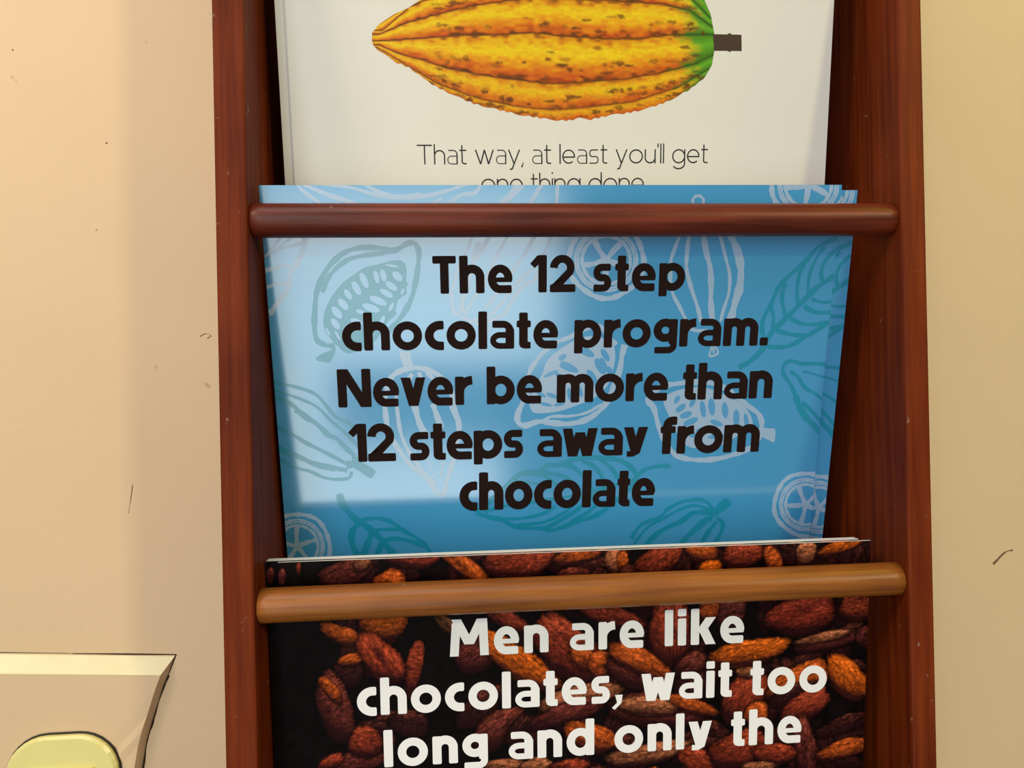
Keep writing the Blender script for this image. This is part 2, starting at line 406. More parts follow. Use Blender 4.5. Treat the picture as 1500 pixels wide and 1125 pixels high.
["T",0.94,[4.56,23.05,10.4,26.25,13.88,29.22]],
["T",0.81,[-24.57,27.92,-18.78,29.73,-7.21,31.13,4.43,32.54,16.1,35.0,26.9,38.0]],
["T",0.84,[26.46,16.12,27.57,18.62,30.47,21.66,36.38,23.95,39.25,26.98,44.55,29.29,49.95,29.71,53.05,28.34,55.15,25.62]],
["T",0.73,[27.21,11.61,28.28,15.4,32.32,20.32,37.61,23.27,42.9,26.21,48.26,27.58,53.18,26.13]],
["T",1.34,[31.45,11.42,32.54,14.58,37.2,18.85,43.72,21.76,47.8,24.76,53.25,24.87]],
["T",1.59,[43.63,10.89,45.28,14.68,48.74,18.38,52.8,22.03,54.9,22.58]],
["T",1.11,[50.99,10.56,52.01,14.39,54.24,18.15,56.5,21.25]],
["T",1.11,[54.68,10.4,56.92,14.18,58.65,17.97,58.66,20.84,56.42,22.52]],
["T",2.44,[55.42,24.15,58.58,27.19,60.77,28.99]],
["T",1.58,[53.16,26.45,54.9,22.58]],
["W",1.28,[99.95,25.93,100.13,23.33,99.55,20.88,98.26,18.81,96.57,17.16,94.68,15.77,92.55,14.68,90.11,14.18,87.55,14.5,85.1,15.53,82.88,16.96,80.83,18.62,78.98,20.59,77.63,22.94,76.99,25.52,77.03,28.06,77.47,30.45,78.18,32.73,79.32,34.83,81.02,36.49,83.2,37.46,85.58,37.82,88.0,37.81,90.45,37.5,92.9,36.69,95.14,35.21,96.92,33.17,98.23,30.86,99.23,28.45,99.95,25.93]],
["W",0.58,[97.86,26.01,97.8,23.6,97.14,21.35,95.92,19.42,94.23,17.92,92.16,16.95,89.86,16.59,87.47,16.84,85.14,17.7,83.02,19.1,81.26,20.95,79.94,23.13,79.17,25.51,78.98,27.93,79.37,30.25,80.33,32.31,81.79,34.0,83.66,35.21,85.82,35.87,88.14,35.94,90.49,35.41,92.71,34.32,94.67,32.72,96.24,30.72,97.33,28.44,97.86,26.01]],
["W",0.58,[97.05,26.04,96.99,23.84,96.39,21.78,95.28,20.01,93.73,18.65,91.84,17.77,89.73,17.43,87.55,17.66,85.42,18.44,83.48,19.72,81.87,21.41,80.67,23.41,79.96,25.59,79.78,27.8,80.14,29.92,81.01,31.81,82.35,33.36,84.06,34.46,86.04,35.07,88.17,35.13,90.31,34.65,92.34,33.64,94.14,32.18,95.58,30.35,96.57,28.26,97.05,26.04]],
["W",0.93,[95.78,26.09,95.73,24.21,95.21,22.46,94.26,20.95,92.94,19.79,91.33,19.04,89.54,18.75,87.67,18.95,85.86,19.61,84.21,20.7,82.83,22.14,81.8,23.85,81.19,25.7,81.04,27.59,81.35,29.4,82.09,31.02,83.23,32.34,84.69,33.29,86.38,33.8,88.2,33.85,90.03,33.44,91.77,32.58,93.3,31.33,94.52,29.77,95.37,27.98,95.78,26.09]],
["W",1.38,[88.4,26.37,91.87,24.29,94.95,21.94]],
["W",1.38,[88.4,26.37,87.95,22.57,87.08,19.11]],
["W",1.38,[88.4,26.37,84.67,26.11,81.09,26.31]],
["W",1.38,[88.4,26.37,86.55,29.98,85.21,33.5]],
["W",1.38,[88.4,26.37,90.99,28.87,93.73,30.86]],
["W",1.5,[30.29,65.89,32.43,63.02,34.44,56.46,37.01,51.01,40.15,46.69,44.39,44.73,50.37,44.05,56.31,44.47,62.2,45.99,66.87,47.98,69.2,50.65,70.13,54.25,70.09,57.26,68.38,60.3,64.01,63.39,60.89,65.83,57.18,68.86,51.79,71.03,45.37,71.47,39.6,71.02,34.45,69.98,30.29,65.89]],
["W",0.94,[-80.19,136.9,-79.32,134.92,-77.44,132.93,-74.87,130.93,-70.97,128.24]],
["W",1.07,[-78.23,136.24,-76.65,134.79,-70.74,132.26,-64.74,130.24,-59.36,128.54]],
["W",0.94,[-72.56,135.58,-63.18,134.11,-55.1,131.89,-46.89,131.21,-39.26,132.2,-32.29,134.08,-28.09,135.56]],
["W",0.82,[-60.39,135.57,-55.06,132.9,-49.62,131.82,-42.72,132.21]],
["W",0.98,[-23.9,136.23,-26.04,132.86,-30.94,131.85,-35.18,128.81]],
["W",0.69,[-40.74,128.83,-36.52,130.98]],
["W",2.11,[-10.6,136.9,-16.24,130.81,-18.73,128.08]],
["W",1.13,[-4.61,136.9,-8.47,130.79,-10.24,128.05]],
["W",0.99,[-0.71,136.23,-0.99,128.02]],
["W",1.33,[91.75,135.02,91.93,132.55,91.3,130.2,89.94,128.2,88.16,126.56,86.18,125.18,83.94,124.07,81.39,123.51,78.71,123.72,76.17,124.61,73.86,125.89,71.73,127.4,69.82,129.2,68.42,131.39,67.78,133.81,67.84,136.22,68.32,138.5,69.08,140.7,70.28,142.73,72.08,144.36,74.36,145.36,76.85,145.79,79.36,145.86,81.92,145.65,84.48,144.97,86.8,143.65,88.64,141.78,89.99,139.63,91.02,137.38,91.75,135.02]],
["W",0.6,[89.58,135.02,89.49,132.72,88.78,130.57,87.5,128.69,85.72,127.2,83.55,126.21,81.14,125.79,78.65,125.94,76.22,126.67,74.02,127.93,72.19,129.62,70.84,131.65,70.05,133.88,69.87,136.17,70.3,138.38,71.32,140.38,72.86,142.03,74.81,143.24,77.08,143.95,79.5,144.1,81.95,143.68,84.26,142.72,86.29,141.27,87.92,139.43,89.04,137.3,89.58,135.02]],
["W",0.6,[88.73,135.02,88.65,132.92,88.0,130.95,86.83,129.23,85.2,127.88,83.22,126.97,81.02,126.58,78.74,126.72,76.52,127.39,74.51,128.54,72.84,130.09,71.6,131.94,70.88,133.98,70.71,136.08,71.1,138.1,72.03,139.92,73.44,141.44,75.23,142.55,77.3,143.19,79.52,143.33,81.76,142.94,83.87,142.07,85.73,140.74,87.22,139.05,88.24,137.11,88.73,135.02]],
["W",0.97,[87.4,135.02,87.33,133.23,86.78,131.55,85.78,130.09,84.39,128.93,82.7,128.16,80.82,127.83,78.88,127.95,76.99,128.51,75.27,129.49,73.84,130.81,72.79,132.39,72.17,134.13,72.02,135.92,72.36,137.65,73.15,139.21,74.35,140.5,75.88,141.45,77.65,142.0,79.55,142.12,81.46,141.79,83.26,141.04,84.85,139.91,86.12,138.46,86.99,136.8,87.4,135.02]],
["W",1.44,[79.7,135.02,83.44,133.46,86.8,131.59]],
["W",1.44,[79.7,135.02,79.54,131.35,78.93,127.94]],
["W",1.44,[79.7,135.02,75.87,134.32,72.18,134.09]],
["W",1.44,[79.7,135.02,77.5,138.24,75.84,141.43]],
["W",1.44,[79.7,135.02,82.16,137.72,84.81,139.94]],
["W",0.71,[45.86,130.05,45.7,129.27,45.18,128.67,44.4,128.39,43.55,128.49,42.83,128.94,42.4,129.65,42.36,130.45,42.72,131.16,43.39,131.61,44.22,131.71,45.02,131.42,45.62,130.82,45.86,130.05]]]
FILL_ART = [
["T",[-48.17,106.43,-47.88,108.59,-48.22,111.17,-49.68,112.47,-52.69,112.29,-56.59,111.25,-60.48,110.43,-64.0,108.32,-67.55,105.78,-70.28,102.78,-72.62,99.34,-74.14,95.42,-74.16,91.45,-72.8,88.77,-70.98,86.51,-67.88,83.53,-64.35,84.14,-59.87,86.3,-57.13,88.94,-54.32,93.35,-51.62,95.52,-51.77,97.29,-50.56,100.35,-48.11,102.07,-48.26,103.82,-47.57,105.12]],
["T",[-71.25,85.62,-73.06,84.31,-76.18,83.02,-77.36,81.47,-73.72,80.49,-72.59,81.15,-71.11,84.27]],
["W",[-9.01,64.1,-7.31,62.2,-0.52,62.43,5.14,64.02,12.48,67.03,16.92,71.54,18.38,76.67,18.93,81.2,17.7,85.16,12.59,87.49,7.02,87.03,2.82,84.88,-1.82,81.6,-4.02,78.83,-5.12,75.46,-7.34,71.53,-9.29,66.99]],
["W",[35.78,65.87,40.86,68.95,48.95,69.64,57.32,66.51,63.77,62.51,66.76,57.96,66.42,54.36,61.8,52.08,54.87,48.66,45.97,48.63,41.64,52.67,38.11,59.33]],
["W",[69.67,54.87,72.97,54.66,75.11,54.23,75.15,49.86,73.61,50.21,69.84,52.45]]]
SEED_ART = [
[-61.1,106.35,0.57,-1.38,-0.56,-0.25],
[-63.58,104.0,0.64,-1.23,-0.54,-0.3],
[-66.25,102.08,0.57,-0.9,-0.44,-0.29],
[-67.91,99.05,0.75,-0.98,-0.52,-0.41],
[-69.99,96.46,0.8,-1.06,-0.52,-0.42],
[-70.62,92.94,0.68,-0.97,-0.46,-0.35],
[-57.27,107.39,0.25,-1.13,-0.46,-0.12],
[-55.11,107.8,0.24,-1.09,-0.52,-0.13],
[-50.81,107.54,0.76,-0.8,-0.48,-0.45],
[-52.78,104.53,1.0,-0.74,-0.34,-0.46],
[-54.39,102.28,1.13,-0.69,-0.28,-0.45],
[-57.08,100.0,1.5,-0.74,-0.3,-0.59],
[-59.35,97.75,1.56,-0.61,-0.25,-0.62],
[-62.65,96.57,0.8,-0.31,-0.15,-0.37],
[-64.1,93.5,1.1,-0.43,-0.2,-0.5],
[-56.05,93.82,-0.4,-0.8,-0.35,0.17],
[-53.05,97.97,-0.4,-0.79,-0.31,0.15],
[-49.39,102.74,-0.23,-0.57,-0.24,0.09],
[-70.18,89.17,0.44,-0.88,-0.19,-0.11],
[-73.13,90.55,0.32,-0.81,-0.2,-0.09],
[-52.32,110.78,1.27,-0.19,-0.04,-0.21],
[1.5,80.8,0.71,0.49,0.29,-0.42],
[9.06,82.51,1.69,-0.92,-0.33,-0.65],
[3.38,77.28,1.7,-0.66,-0.21,-0.61],
[14.02,77.53,0.91,-1.54,-0.71,-0.41],
[11.3,74.21,0.91,-1.29,-0.53,-0.37],
[15.55,81.22,0.75,-1.26,-0.51,-0.29],
[17.32,75.58,0.43,-1.11,-0.52,-0.18],
[-2.32,75.4,1.39,0.63,0.16,-0.34],
[0.48,74.77,0.98,-0.59,-0.19,-0.34],
[-5.65,68.63,0.98,-0.6,-0.2,-0.34],
[-1.7,67.96,1.2,-0.47,-0.14,-0.4],
[-3.94,65.13,1.24,-0.3,-0.07,-0.34],
[3.94,68.39,0.24,-1.28,-0.42,-0.06],
[7.32,69.47,0.46,-1.23,-0.42,-0.15],
[3.81,77.54,1.72,-1.03,-0.3,-0.53],
[12.94,71.63,0.74,-1.26,-0.49,-0.28],
[15.06,77.87,0.57,-1.48,-0.58,-0.2],
[0.59,65.01,1.11,0.17,0.06,-0.34],
[41.74,62.66,0.9,0.77,0.4,-0.46],
[43.61,60.25,1.19,0.41,0.25,-0.62],
[45.38,57.83,1.43,0.65,0.3,-0.6],
[49.37,62.11,0.33,-1.71,-0.58,-0.07],
[52.38,62.8,0.23,-1.78,-0.7,-0.03],
[57.05,61.49,0.25,-1.66,-0.64,-0.04],
[61.2,58.59,0.12,-1.8,-0.65,0.02],
[64.7,57.71,0.31,-1.49,-0.47,-0.05],
[40.32,65.64,0.4,0.75,0.41,-0.24],
[45.72,64.74,0.46,1.11,0.46,-0.22],
[54.37,57.1,1.28,-0.5,-0.15,-0.5],
[49.77,54.84,1.44,0.22,0.12,-0.53],
[59.26,54.56,1.07,-0.63,-0.21,-0.41],
[54.65,52.29,1.77,0.11,0.07,-0.48],
[46.32,53.14,1.13,-0.44,-0.16,-0.5]]
BLUE_TEXT = [
["The 12 step",-39.85,101.91,41.15,101.99,8.84],
["chocolate program.",-68.86,84.24,70.16,83.42,9.14],
["Never be more than",-71.17,65.73,72.96,65.35,9.46],
["12 steps away from",-68.66,47.15,69.81,46.46,9.78],
["chocolate",-32.8,28.77,33.97,28.07,10.11]]
BEAN_TEXT = [
["Men are like",-42.26,102.94,51.97,102.98,8.94],
["chocolates, wait too",-71.17,85.24,80.04,84.93,9.07],
["long and only the",-63.35,67.98,71.94,68.05,9.19]]
WHITE_TEXT = [
["That way, at least you'll get",-49.65,31.15,47.81,31.52,4.6],
["one thing done.",-28.9,21.94,26.92,22.17,4.65]]
BEAN_PRINT = [
["r",-87.34,132.91,0.61,-0.02,-0.09,-2.33],
["m",-92.49,130.36,1.21,-0.05,-0.12,-2.97],
["m",-73.39,130.86,7.3,2.75,1.48,-4.23],
["t",-68.36,134.5,2.61,-0.58,-0.75,-3.76],
["o",-60.11,127.74,4.76,-0.2,-0.1,-3.87],
["r",-53.51,135.63,8.6,-1.59,-0.68,-4.22],
["m",-32.24,135.25,4.63,-0.18,-0.03,-2.38],
["o",-36.71,131.1,6.79,-6.67,-2.0,-2.17],
["r",-20.23,132.4,10.56,1.1,0.72,-5.64],
["o",-1.42,134.07,7.95,1.71,0.72,-3.0],
["m",-3.37,128.02,5.61,-0.23,-0.01,-1.97],
["t",9.59,131.46,3.01,0.31,0.74,-5.26],
["o",12.2,130.48,1.73,0.09,0.43,-4.85],
["m",15.04,127.72,3.93,-0.16,0.01,-2.65],
["r",23.55,130.69,6.66,3.95,2.6,-4.23],
["o",37.59,134.35,5.02,-2.01,-1.6,-4.52],
["O",40.57,127.8,4.0,-0.16,0.04,-2.68],
["r",50.74,131.86,6.94,-0.27,0.09,-4.46],
["o",60.86,129.9,2.55,0.73,1.64,-4.76],
["t",71.66,131.51,3.4,-0.42,-0.27,-4.46],
["O",83.64,133.75,7.8,2.08,0.81,-2.4],
["O",-62.69,116.4,7.68,-0.35,-0.25,-9.13],
["o",-75.23,111.57,5.37,-3.32,-1.44,-2.61],
["d",-73.75,99.5,4.97,-0.26,-0.17,-5.48],
["o",-72.8,103.39,4.03,0.93,0.42,-1.92],
["r",-53.51,99.54,2.7,-0.54,-1.44,-9.13],
["c",-63.46,103.14,4.95,-8.01,-4.52,-3.04],
["m",-77.65,87.61,4.79,1.37,3.34,-12.46],
["o",-78.9,93.85,1.61,0.96,2.69,-5.01],
["m",-71.72,70.09,8.74,1.09,0.48,-3.58],
["r",-69.02,76.43,4.68,-2.13,-1.95,-5.14],
["r",-79.66,70.82,4.05,2.21,0.88,-1.8],
["r",-25.31,114.69,7.56,-5.27,-1.5,-2.36],
["b",-41.88,112.17,4.78,-4.47,-1.38,-1.61],
["m",-33.99,102.97,5.61,4.56,3.5,-4.6],
["O",-20.34,99.61,11.18,-9.71,-3.35,-4.23],
["r",-4.53,102.6,9.87,-10.7,-5.86,-5.72],
["o",0.03,100.13,3.09,-3.95,-2.84,-2.31],
["d",-55.18,81.86,6.23,-1.53,-0.84,-4.36],
["d",-33.83,85.11,5.61,6.56,3.57,-3.39],
["m",-27.9,78.0,8.57,5.73,2.92,-4.64],
["d",-18.61,76.31,3.75,6.46,4.88,-3.26],
["t",-2.18,86.71,13.1,3.16,1.2,-4.44],
["m",-5.7,82.37,12.68,3.04,0.95,-3.56],
["o",2.2,73.91,7.64,-4.16,-2.06,-4.46],
["t",-25.88,66.04,6.53,-0.42,-0.03,-2.29],
["t",-15.64,65.38,5.26,-0.34,-0.02,-2.76],
["r",-4.66,64.68,6.63,-0.42,-0.01,-2.31],
["r",8.54,113.81,9.9,-4.13,-1.26,-3.5],
["o",5.06,97.63,3.95,-0.2,0.0,-4.97],
["r",27.28,107.79,1.53,-13.59,-6.6,-0.39],
["m",46.83,113.2,5.85,-0.26,0.1,-5.88],
["o",40.53,115.05,3.25,-1.02,-1.42,-5.59],
["m",16.3,94.78,8.89,-5.71,-2.85,-4.96],
["o",18.05,98.09,10.23,-7.04,-2.09,-3.35],
["m",34.53,96.56,5.45,1.75,1.27,-3.5],
["m",23.27,81.4,14.72,-2.96,-0.76,-5.88],
["t",20.81,83.14,11.1,-2.23,-0.41,-3.16],
["o",35.37,82.55,7.59,-3.55,-0.98,-2.51],
["r",52.33,84.37,4.52,8.72,5.3,-3.13],
["t",53.07,92.86,3.6,-0.83,-0.35,-2.25],
["t",20.92,67.23,13.37,1.11,0.53,-3.72],
["r",37.2,63.4,6.04,-4.69,-2.56,-3.67],
["r",50.37,66.79,8.83,1.88,1.78,-6.47],
["o",56.56,78.1,4.13,-0.24,0.1,-4.67],
["O",53.62,99.47,13.98,1.04,0.58,-4.12],
["k",70.85,110.97,12.25,0.95,0.92,-6.16],
["r",89.62,112.87,5.97,-1.3,-0.78,-5.38],
["m",79.83,101.85,10.99,0.82,0.46,-3.0],
["t",78.4,103.3,9.14,0.68,0.28,-1.84],
["m",92.76,102.61,2.77,2.24,2.5,-2.96],
["o",70.99,88.91,11.26,4.5,2.19,-4.79],
["d",68.33,84.87,8.59,2.71,1.01,-2.68],
["O",87.19,88.97,6.83,-7.67,-3.86,-3.38],
["r",73.07,80.42,8.3,4.44,2.31,-3.98],
["d",86.08,73.1,10.0,1.75,0.78,-3.04],
["m",73.48,65.36,2.17,-10.89,-3.88,-0.46],
["o",86.36,64.56,9.27,0.92,0.62,-3.33],
["r",62.84,64.61,6.88,-1.66,-0.59,-3.91],
["t",57.4,60.24,5.55,-0.36,0.05,-2.13]]
POD = {"lo":[[-62.8,68.77],[-62.21,67.55],[-61.17,66.53],[-55.48,62.87],[-50.99,61.05],[-46.94,57.96],[-42.42,55.27],[-36.54,52.57],[-30.6,50.27],[-23.5,48.61],[-15.9,46.93],[-8.7,45.89],[-3.72,45.26],[0.37,45.17],[4.02,45.94],[7.67,45.52],[13.84,46.85],[20.5,47.74],[26.01,48.85],[33.37,51.28],[40.25,54.78],[45.71,58.71],[48.37,63.04],[49.4,67.33],[49.32,69.88]],"up":[[-62.8,68.77],[-62.69,71.64],[-60.22,74.32],[-55.61,77.23],[-50.81,79.34],[-47.3,81.62],[-41.61,84.55],[-35.72,87.08],[-28.74,89.43],[-20.02,91.61],[-9.08,93.24],[1.92,94.06],[13.0,93.47],[24.19,91.85],[33.24,89.55],[40.11,86.77],[44.75,83.94],[47.43,78.74],[48.76,73.06],[49.3,70.52]],"fur":[[[-59.44,72.29],[-50.59,79.54],[-41.86,83.33],[-28.8,86.39],[-11.3,88.73],[12.37,89.17],[30.35,87.02],[40.18,84.07],[47.23,77.69]],[[-60.34,71.26],[-50.74,75.06],[-42.02,77.43],[-28.91,80.49],[-11.35,83.02],[12.42,82.58],[30.46,81.62],[40.29,79.89],[48.01,74.74]],[[-60.42,69.21],[-43.74,70.44],[-33.25,71.39],[-29.09,71.24],[-11.43,72.29],[-0.74,71.39],[12.51,70.71],[24.51,71.07],[33.61,72.23],[48.78,72.43]],[[-60.47,67.98],[-55.38,65.77],[-46.77,63.58],[-39.19,61.16],[-29.32,59.36],[-20.47,58.17],[-5.49,56.6],[3.54,57.09],[18.53,58.28],[30.88,60.3],[43.03,63.41],[48.97,66.25]],[[-61.15,67.15],[-53.32,62.69],[-42.6,56.52],[-29.46,51.98],[-17.67,49.7],[-5.52,48.48],[6.51,49.4],[21.83,51.21],[36.97,55.84],[46.79,61.52]]],"stem":[[48.31,72.63],[53.4,72.59],[53.38,72.91],[54.54,72.92],[54.55,72.6],[58.04,72.54],[58.34,67.42],[54.73,67.49],[54.74,67.17],[53.58,67.27],[53.57,67.48],[48.93,67.43]]}


# ------------------------------------------------------------------ wall
WALL_Y = 65.0
v, f = box(-900, 900, WALL_Y, WALL_Y + 100, -1300, 1000)
wall = link('wall_back', v, f, M_WALL, local=False)
wall['kind'] = 'structure'

# raised plaster boxing low on the left, with a sloping top edge that ends in a ragged crack
edge = [(-144.5, -96.9), (-147.2, -104.0), (-149.0, -108), (-151.9, -116.8), (-153.6, -122), (-155.3, -127.9), (-157.1, -137.8), (-160.5, -152), (-163, -170), (-165, -215), (-166, -300), (-166, -900)]
v, f = [], []
v += [(-880, WALL_Y + 0.5, -50.5), (-880, WALL_Y - 4.0, -58.5)]
v += [(edge[0][0], WALL_Y + 0.5, edge[0][1]), (edge[1][0] - 1.2, WALL_Y - 4.0, edge[1][1] + 1.5)]
prev = 3
front = [1, 3]
for k, (ex, ez) in enumerate(edge[2:]):
    v.append((ex - 1.5, WALL_Y - 4.0 + 0.3 * math.sin(k * 2.3), ez))
    front.append(len(v) - 1)
v.append((-880, WALL_Y - 4.0, -900))
front.append(len(v) - 1)
f.append(tuple(front))
side = [2, 3]
backs = [2]
for k, (ex, ez) in enumerate(edge[1:]):
    v.append((ex + 0.2, WALL_Y + 0.5, ez))
    backs.append(len(v) - 1)
fr = front[1:-1]
for k in range(len(fr) - 1):
    f.append((fr[k], fr[k + 1], backs[k + 2], backs[k + 1]))
f.append((2, 3, backs[1]))
trim = link('trim_1', v, f, M_WALL, local=False)
trim['kind'] = 'structure'
v = [(-880, WALL_Y + 0.4, -50.6), (-880, WALL_Y - 4.1, -58.6), (edge[1][0] - 1.2, WALL_Y - 4.1, edge[1][1] + 1.4), (edge[0][0], WALL_Y + 0.4, edge[0][1])]
trim = link('trim_2', v, [(0, 1, 2, 3)], M_LEDGE, local=False)  # paler ivory strip laid over the sloping top edge
trim['kind'] = 'structure'

# ------------------------------------------------------------------ flat ink: ribbons and glyphs in a card's own plane
def smooth_line(pts, n=6):
    p = [np.array(q, float) for q in pts]
    if len(p) < 3:
        return p
    ext = [2 * p[0] - p[1]] + p + [2 * p[-1] - p[-2]]
    if np.hypot(*(p[0] - p[-1])) < 0.05:
        ext[0], ext[-1] = p[-2], p[1]
    out = []
    for i in range(1, len(ext) - 2):
        a, b, c, d = ext[i - 1:i + 3]
        for t in np.linspace(0, 1, n, endpoint=False):
            out.append(0.5 * ((2 * b) + (c - a) * t + (2 * a - 5 * b + 4 * c - d) * t * t + (3 * b - a - 3 * c + d) * t ** 3))
    out.append(p[-1])
    return out

def clip_poly(poly, rect):
    x0, x1, y0, y1 = rect
    for ax, lim, sgn in ((0, x0, 1), (0, x1, -1), (1, y0, 1), (1, y1, -1)):
        out = []
        for i in range(len(poly)):
            a, b = poly[i - 1], poly[i]
            da, db = sgn * (a[ax] - lim), sgn * (b[ax] - lim)
            if da >= 0 and db >= 0:
                out.append(b)
            elif da >= 0 > db or db >= 0 > da:
                t = da / (da - db)
                out.append(a + (b - a) * t)
                if db >= 0:
                    out.append(b)
        poly = out
        if len(poly) < 3:
            return []
    return poly

class Ink:
    """collects flat polygons at a small height above a card"""
    def __init__(self, h, rect=None):
        self.v, self.f, self.h, self.rect = [], [], h, rect
        self.m, self.mi, self.n = [], 0, 0
    def poly(self, pts, step=True):
        if step:
            self.n += 1
        pts = [np.array(p, float) for p in pts]
        if self.rect:
            pts = clip_poly(pts, self.rect)
            if len(pts) < 3:
                return
        area = sum(pts[i - 1][0] * pts[i][1] - pts[i][0] * pts[i - 1][1] for i in range(len(pts)))
        if abs(area) < 1e-7:
            return
        if area < 0:
            pts = pts[::-1]
        s = len(self.v)
        z = self.h + 0.002 * (self.n % 14)
        self.v += [(p[0], p[1], z) for p in pts]
        self.m.append(self.mi)
        self.f.append(tuple(range(s, s + len(pts))))
    def ribbon(self, pts, w, closed=False, wob=0.0, rnd=None, cap=0.0):
        p = [np.array(q, float) for q in pts]
        ends = []
        if cap and not closed:
            for a, b in ((0, 1), (-1, -2)):
                d = p[b] - p[a]
                L0 = np.hypot(*d)
                if L0 > 2.2 * cap:
                    d = d / L0
                    n = np.array([-d[1], d[0]])
                    e, q = p[a].copy(), p[a] + d * cap
                    ends.append([q + n * w / 2, e + n * (w / 2 - cap), e - n * (w / 2 - cap), q - n * w / 2])
                    p[a] = q
        q = [p[0]]
        for a in p[1:]:
            if np.hypot(*(a - q[-1])) > 1e-5:
                q.append(a)
        p = q
        if len(p) < 2:
            return
        L, Rr = [], []
        for i in range(len(p)):
            a = p[i - 1] if i > 0 else (p[-2] if closed else p[0])
            b = p[i + 1] if i < len(p) - 1 else (p[1] if closed else p[-1])
            d0, d1 = p[i] - a, b - p[i]
            d = (d0 / (np.hypot(*d0) + 1e-12)) + (d1 / (np.hypot(*d1) + 1e-12))
            nl = np.hypot(*d)
            n = np.array([-d[1], d[0]]) / (nl + 1e-12)
            k = 1.0
            if np.hypot(*d0) > 1e-9 and np.hypot(*d1) > 1e-9:
                k = min(1.0 / max(nl / 2, 0.5), 1.6)
            ww = w * k / 2
            if rnd is not None:
                ww *= 1 + wob * math.sin(i * 0.55 + rnd) + 0.5 * wob * math.sin(i * 1.37 + 2 * rnd)
            L.append(p[i] + n * ww)
            Rr.append(p[i] - n * ww)
        self.n += 1
        for i in range(len(p) - 1):
            self.poly([L[i], Rr[i], Rr[i + 1], L[i + 1]], False)
        for e in ends:
            self.poly(e, False)
    def build(self, name, mat, parent):
        return link(name, self.v, self.f, mat, parent, self.m if isinstance(mat, list) else None)

def arc(cx, cy, rx, ry, a0, a1, n=14):
    return [(cx + rx * math.cos(math.radians(a0 + (a1 - a0) * i / n)), cy + ry * math.sin(math.radians(a0 + (a1 - a0) * i / n))) for i in range(n + 1)]

BOLD = dict(s=0.305, asc=1.33, cap=1.33, hs=0.88, gap=0.075, space=0.40, gring=0.20, gdesc=0.24, pdesc=0.20, ydesc=0.06,
            W=dict(a=.87, b=.98, c=.66, d=.98, e=.90, f=.57, g=.88, h=.89, i=.305, k=.90, l=.305, m=1.29, n=.86, o=1.04, p=.98, r=.58, s=.70, t=.50, u=.86, v=.84, w=1.20, y=.84,
                   N=1.12, T=.83, M=1.36, **{'1': .60, '2': .93, '.': .30, ',': .30}))
THIN = dict(s=0.092, asc=1.40, cap=1.36, hs=1.0, gap=0.20, space=0.36, gring=0.0, gdesc=0.40, pdesc=0.38, ydesc=0.40,
            W=dict(a=.76, b=.98, c=.9, d=.98, e=.94, f=.5, g=.98, h=.80, i=.08, k=.8, l=.08, m=1.4, n=.82, o=1.02, p=.98, r=.48, s=.72, t=.50, u=.82, v=.86, w=1.36, y=.88,
                   N=1.1, T=1.06, M=1.3, **{'1': .5, '2': .8, '.': .09, ',': .11, "'": .08}))

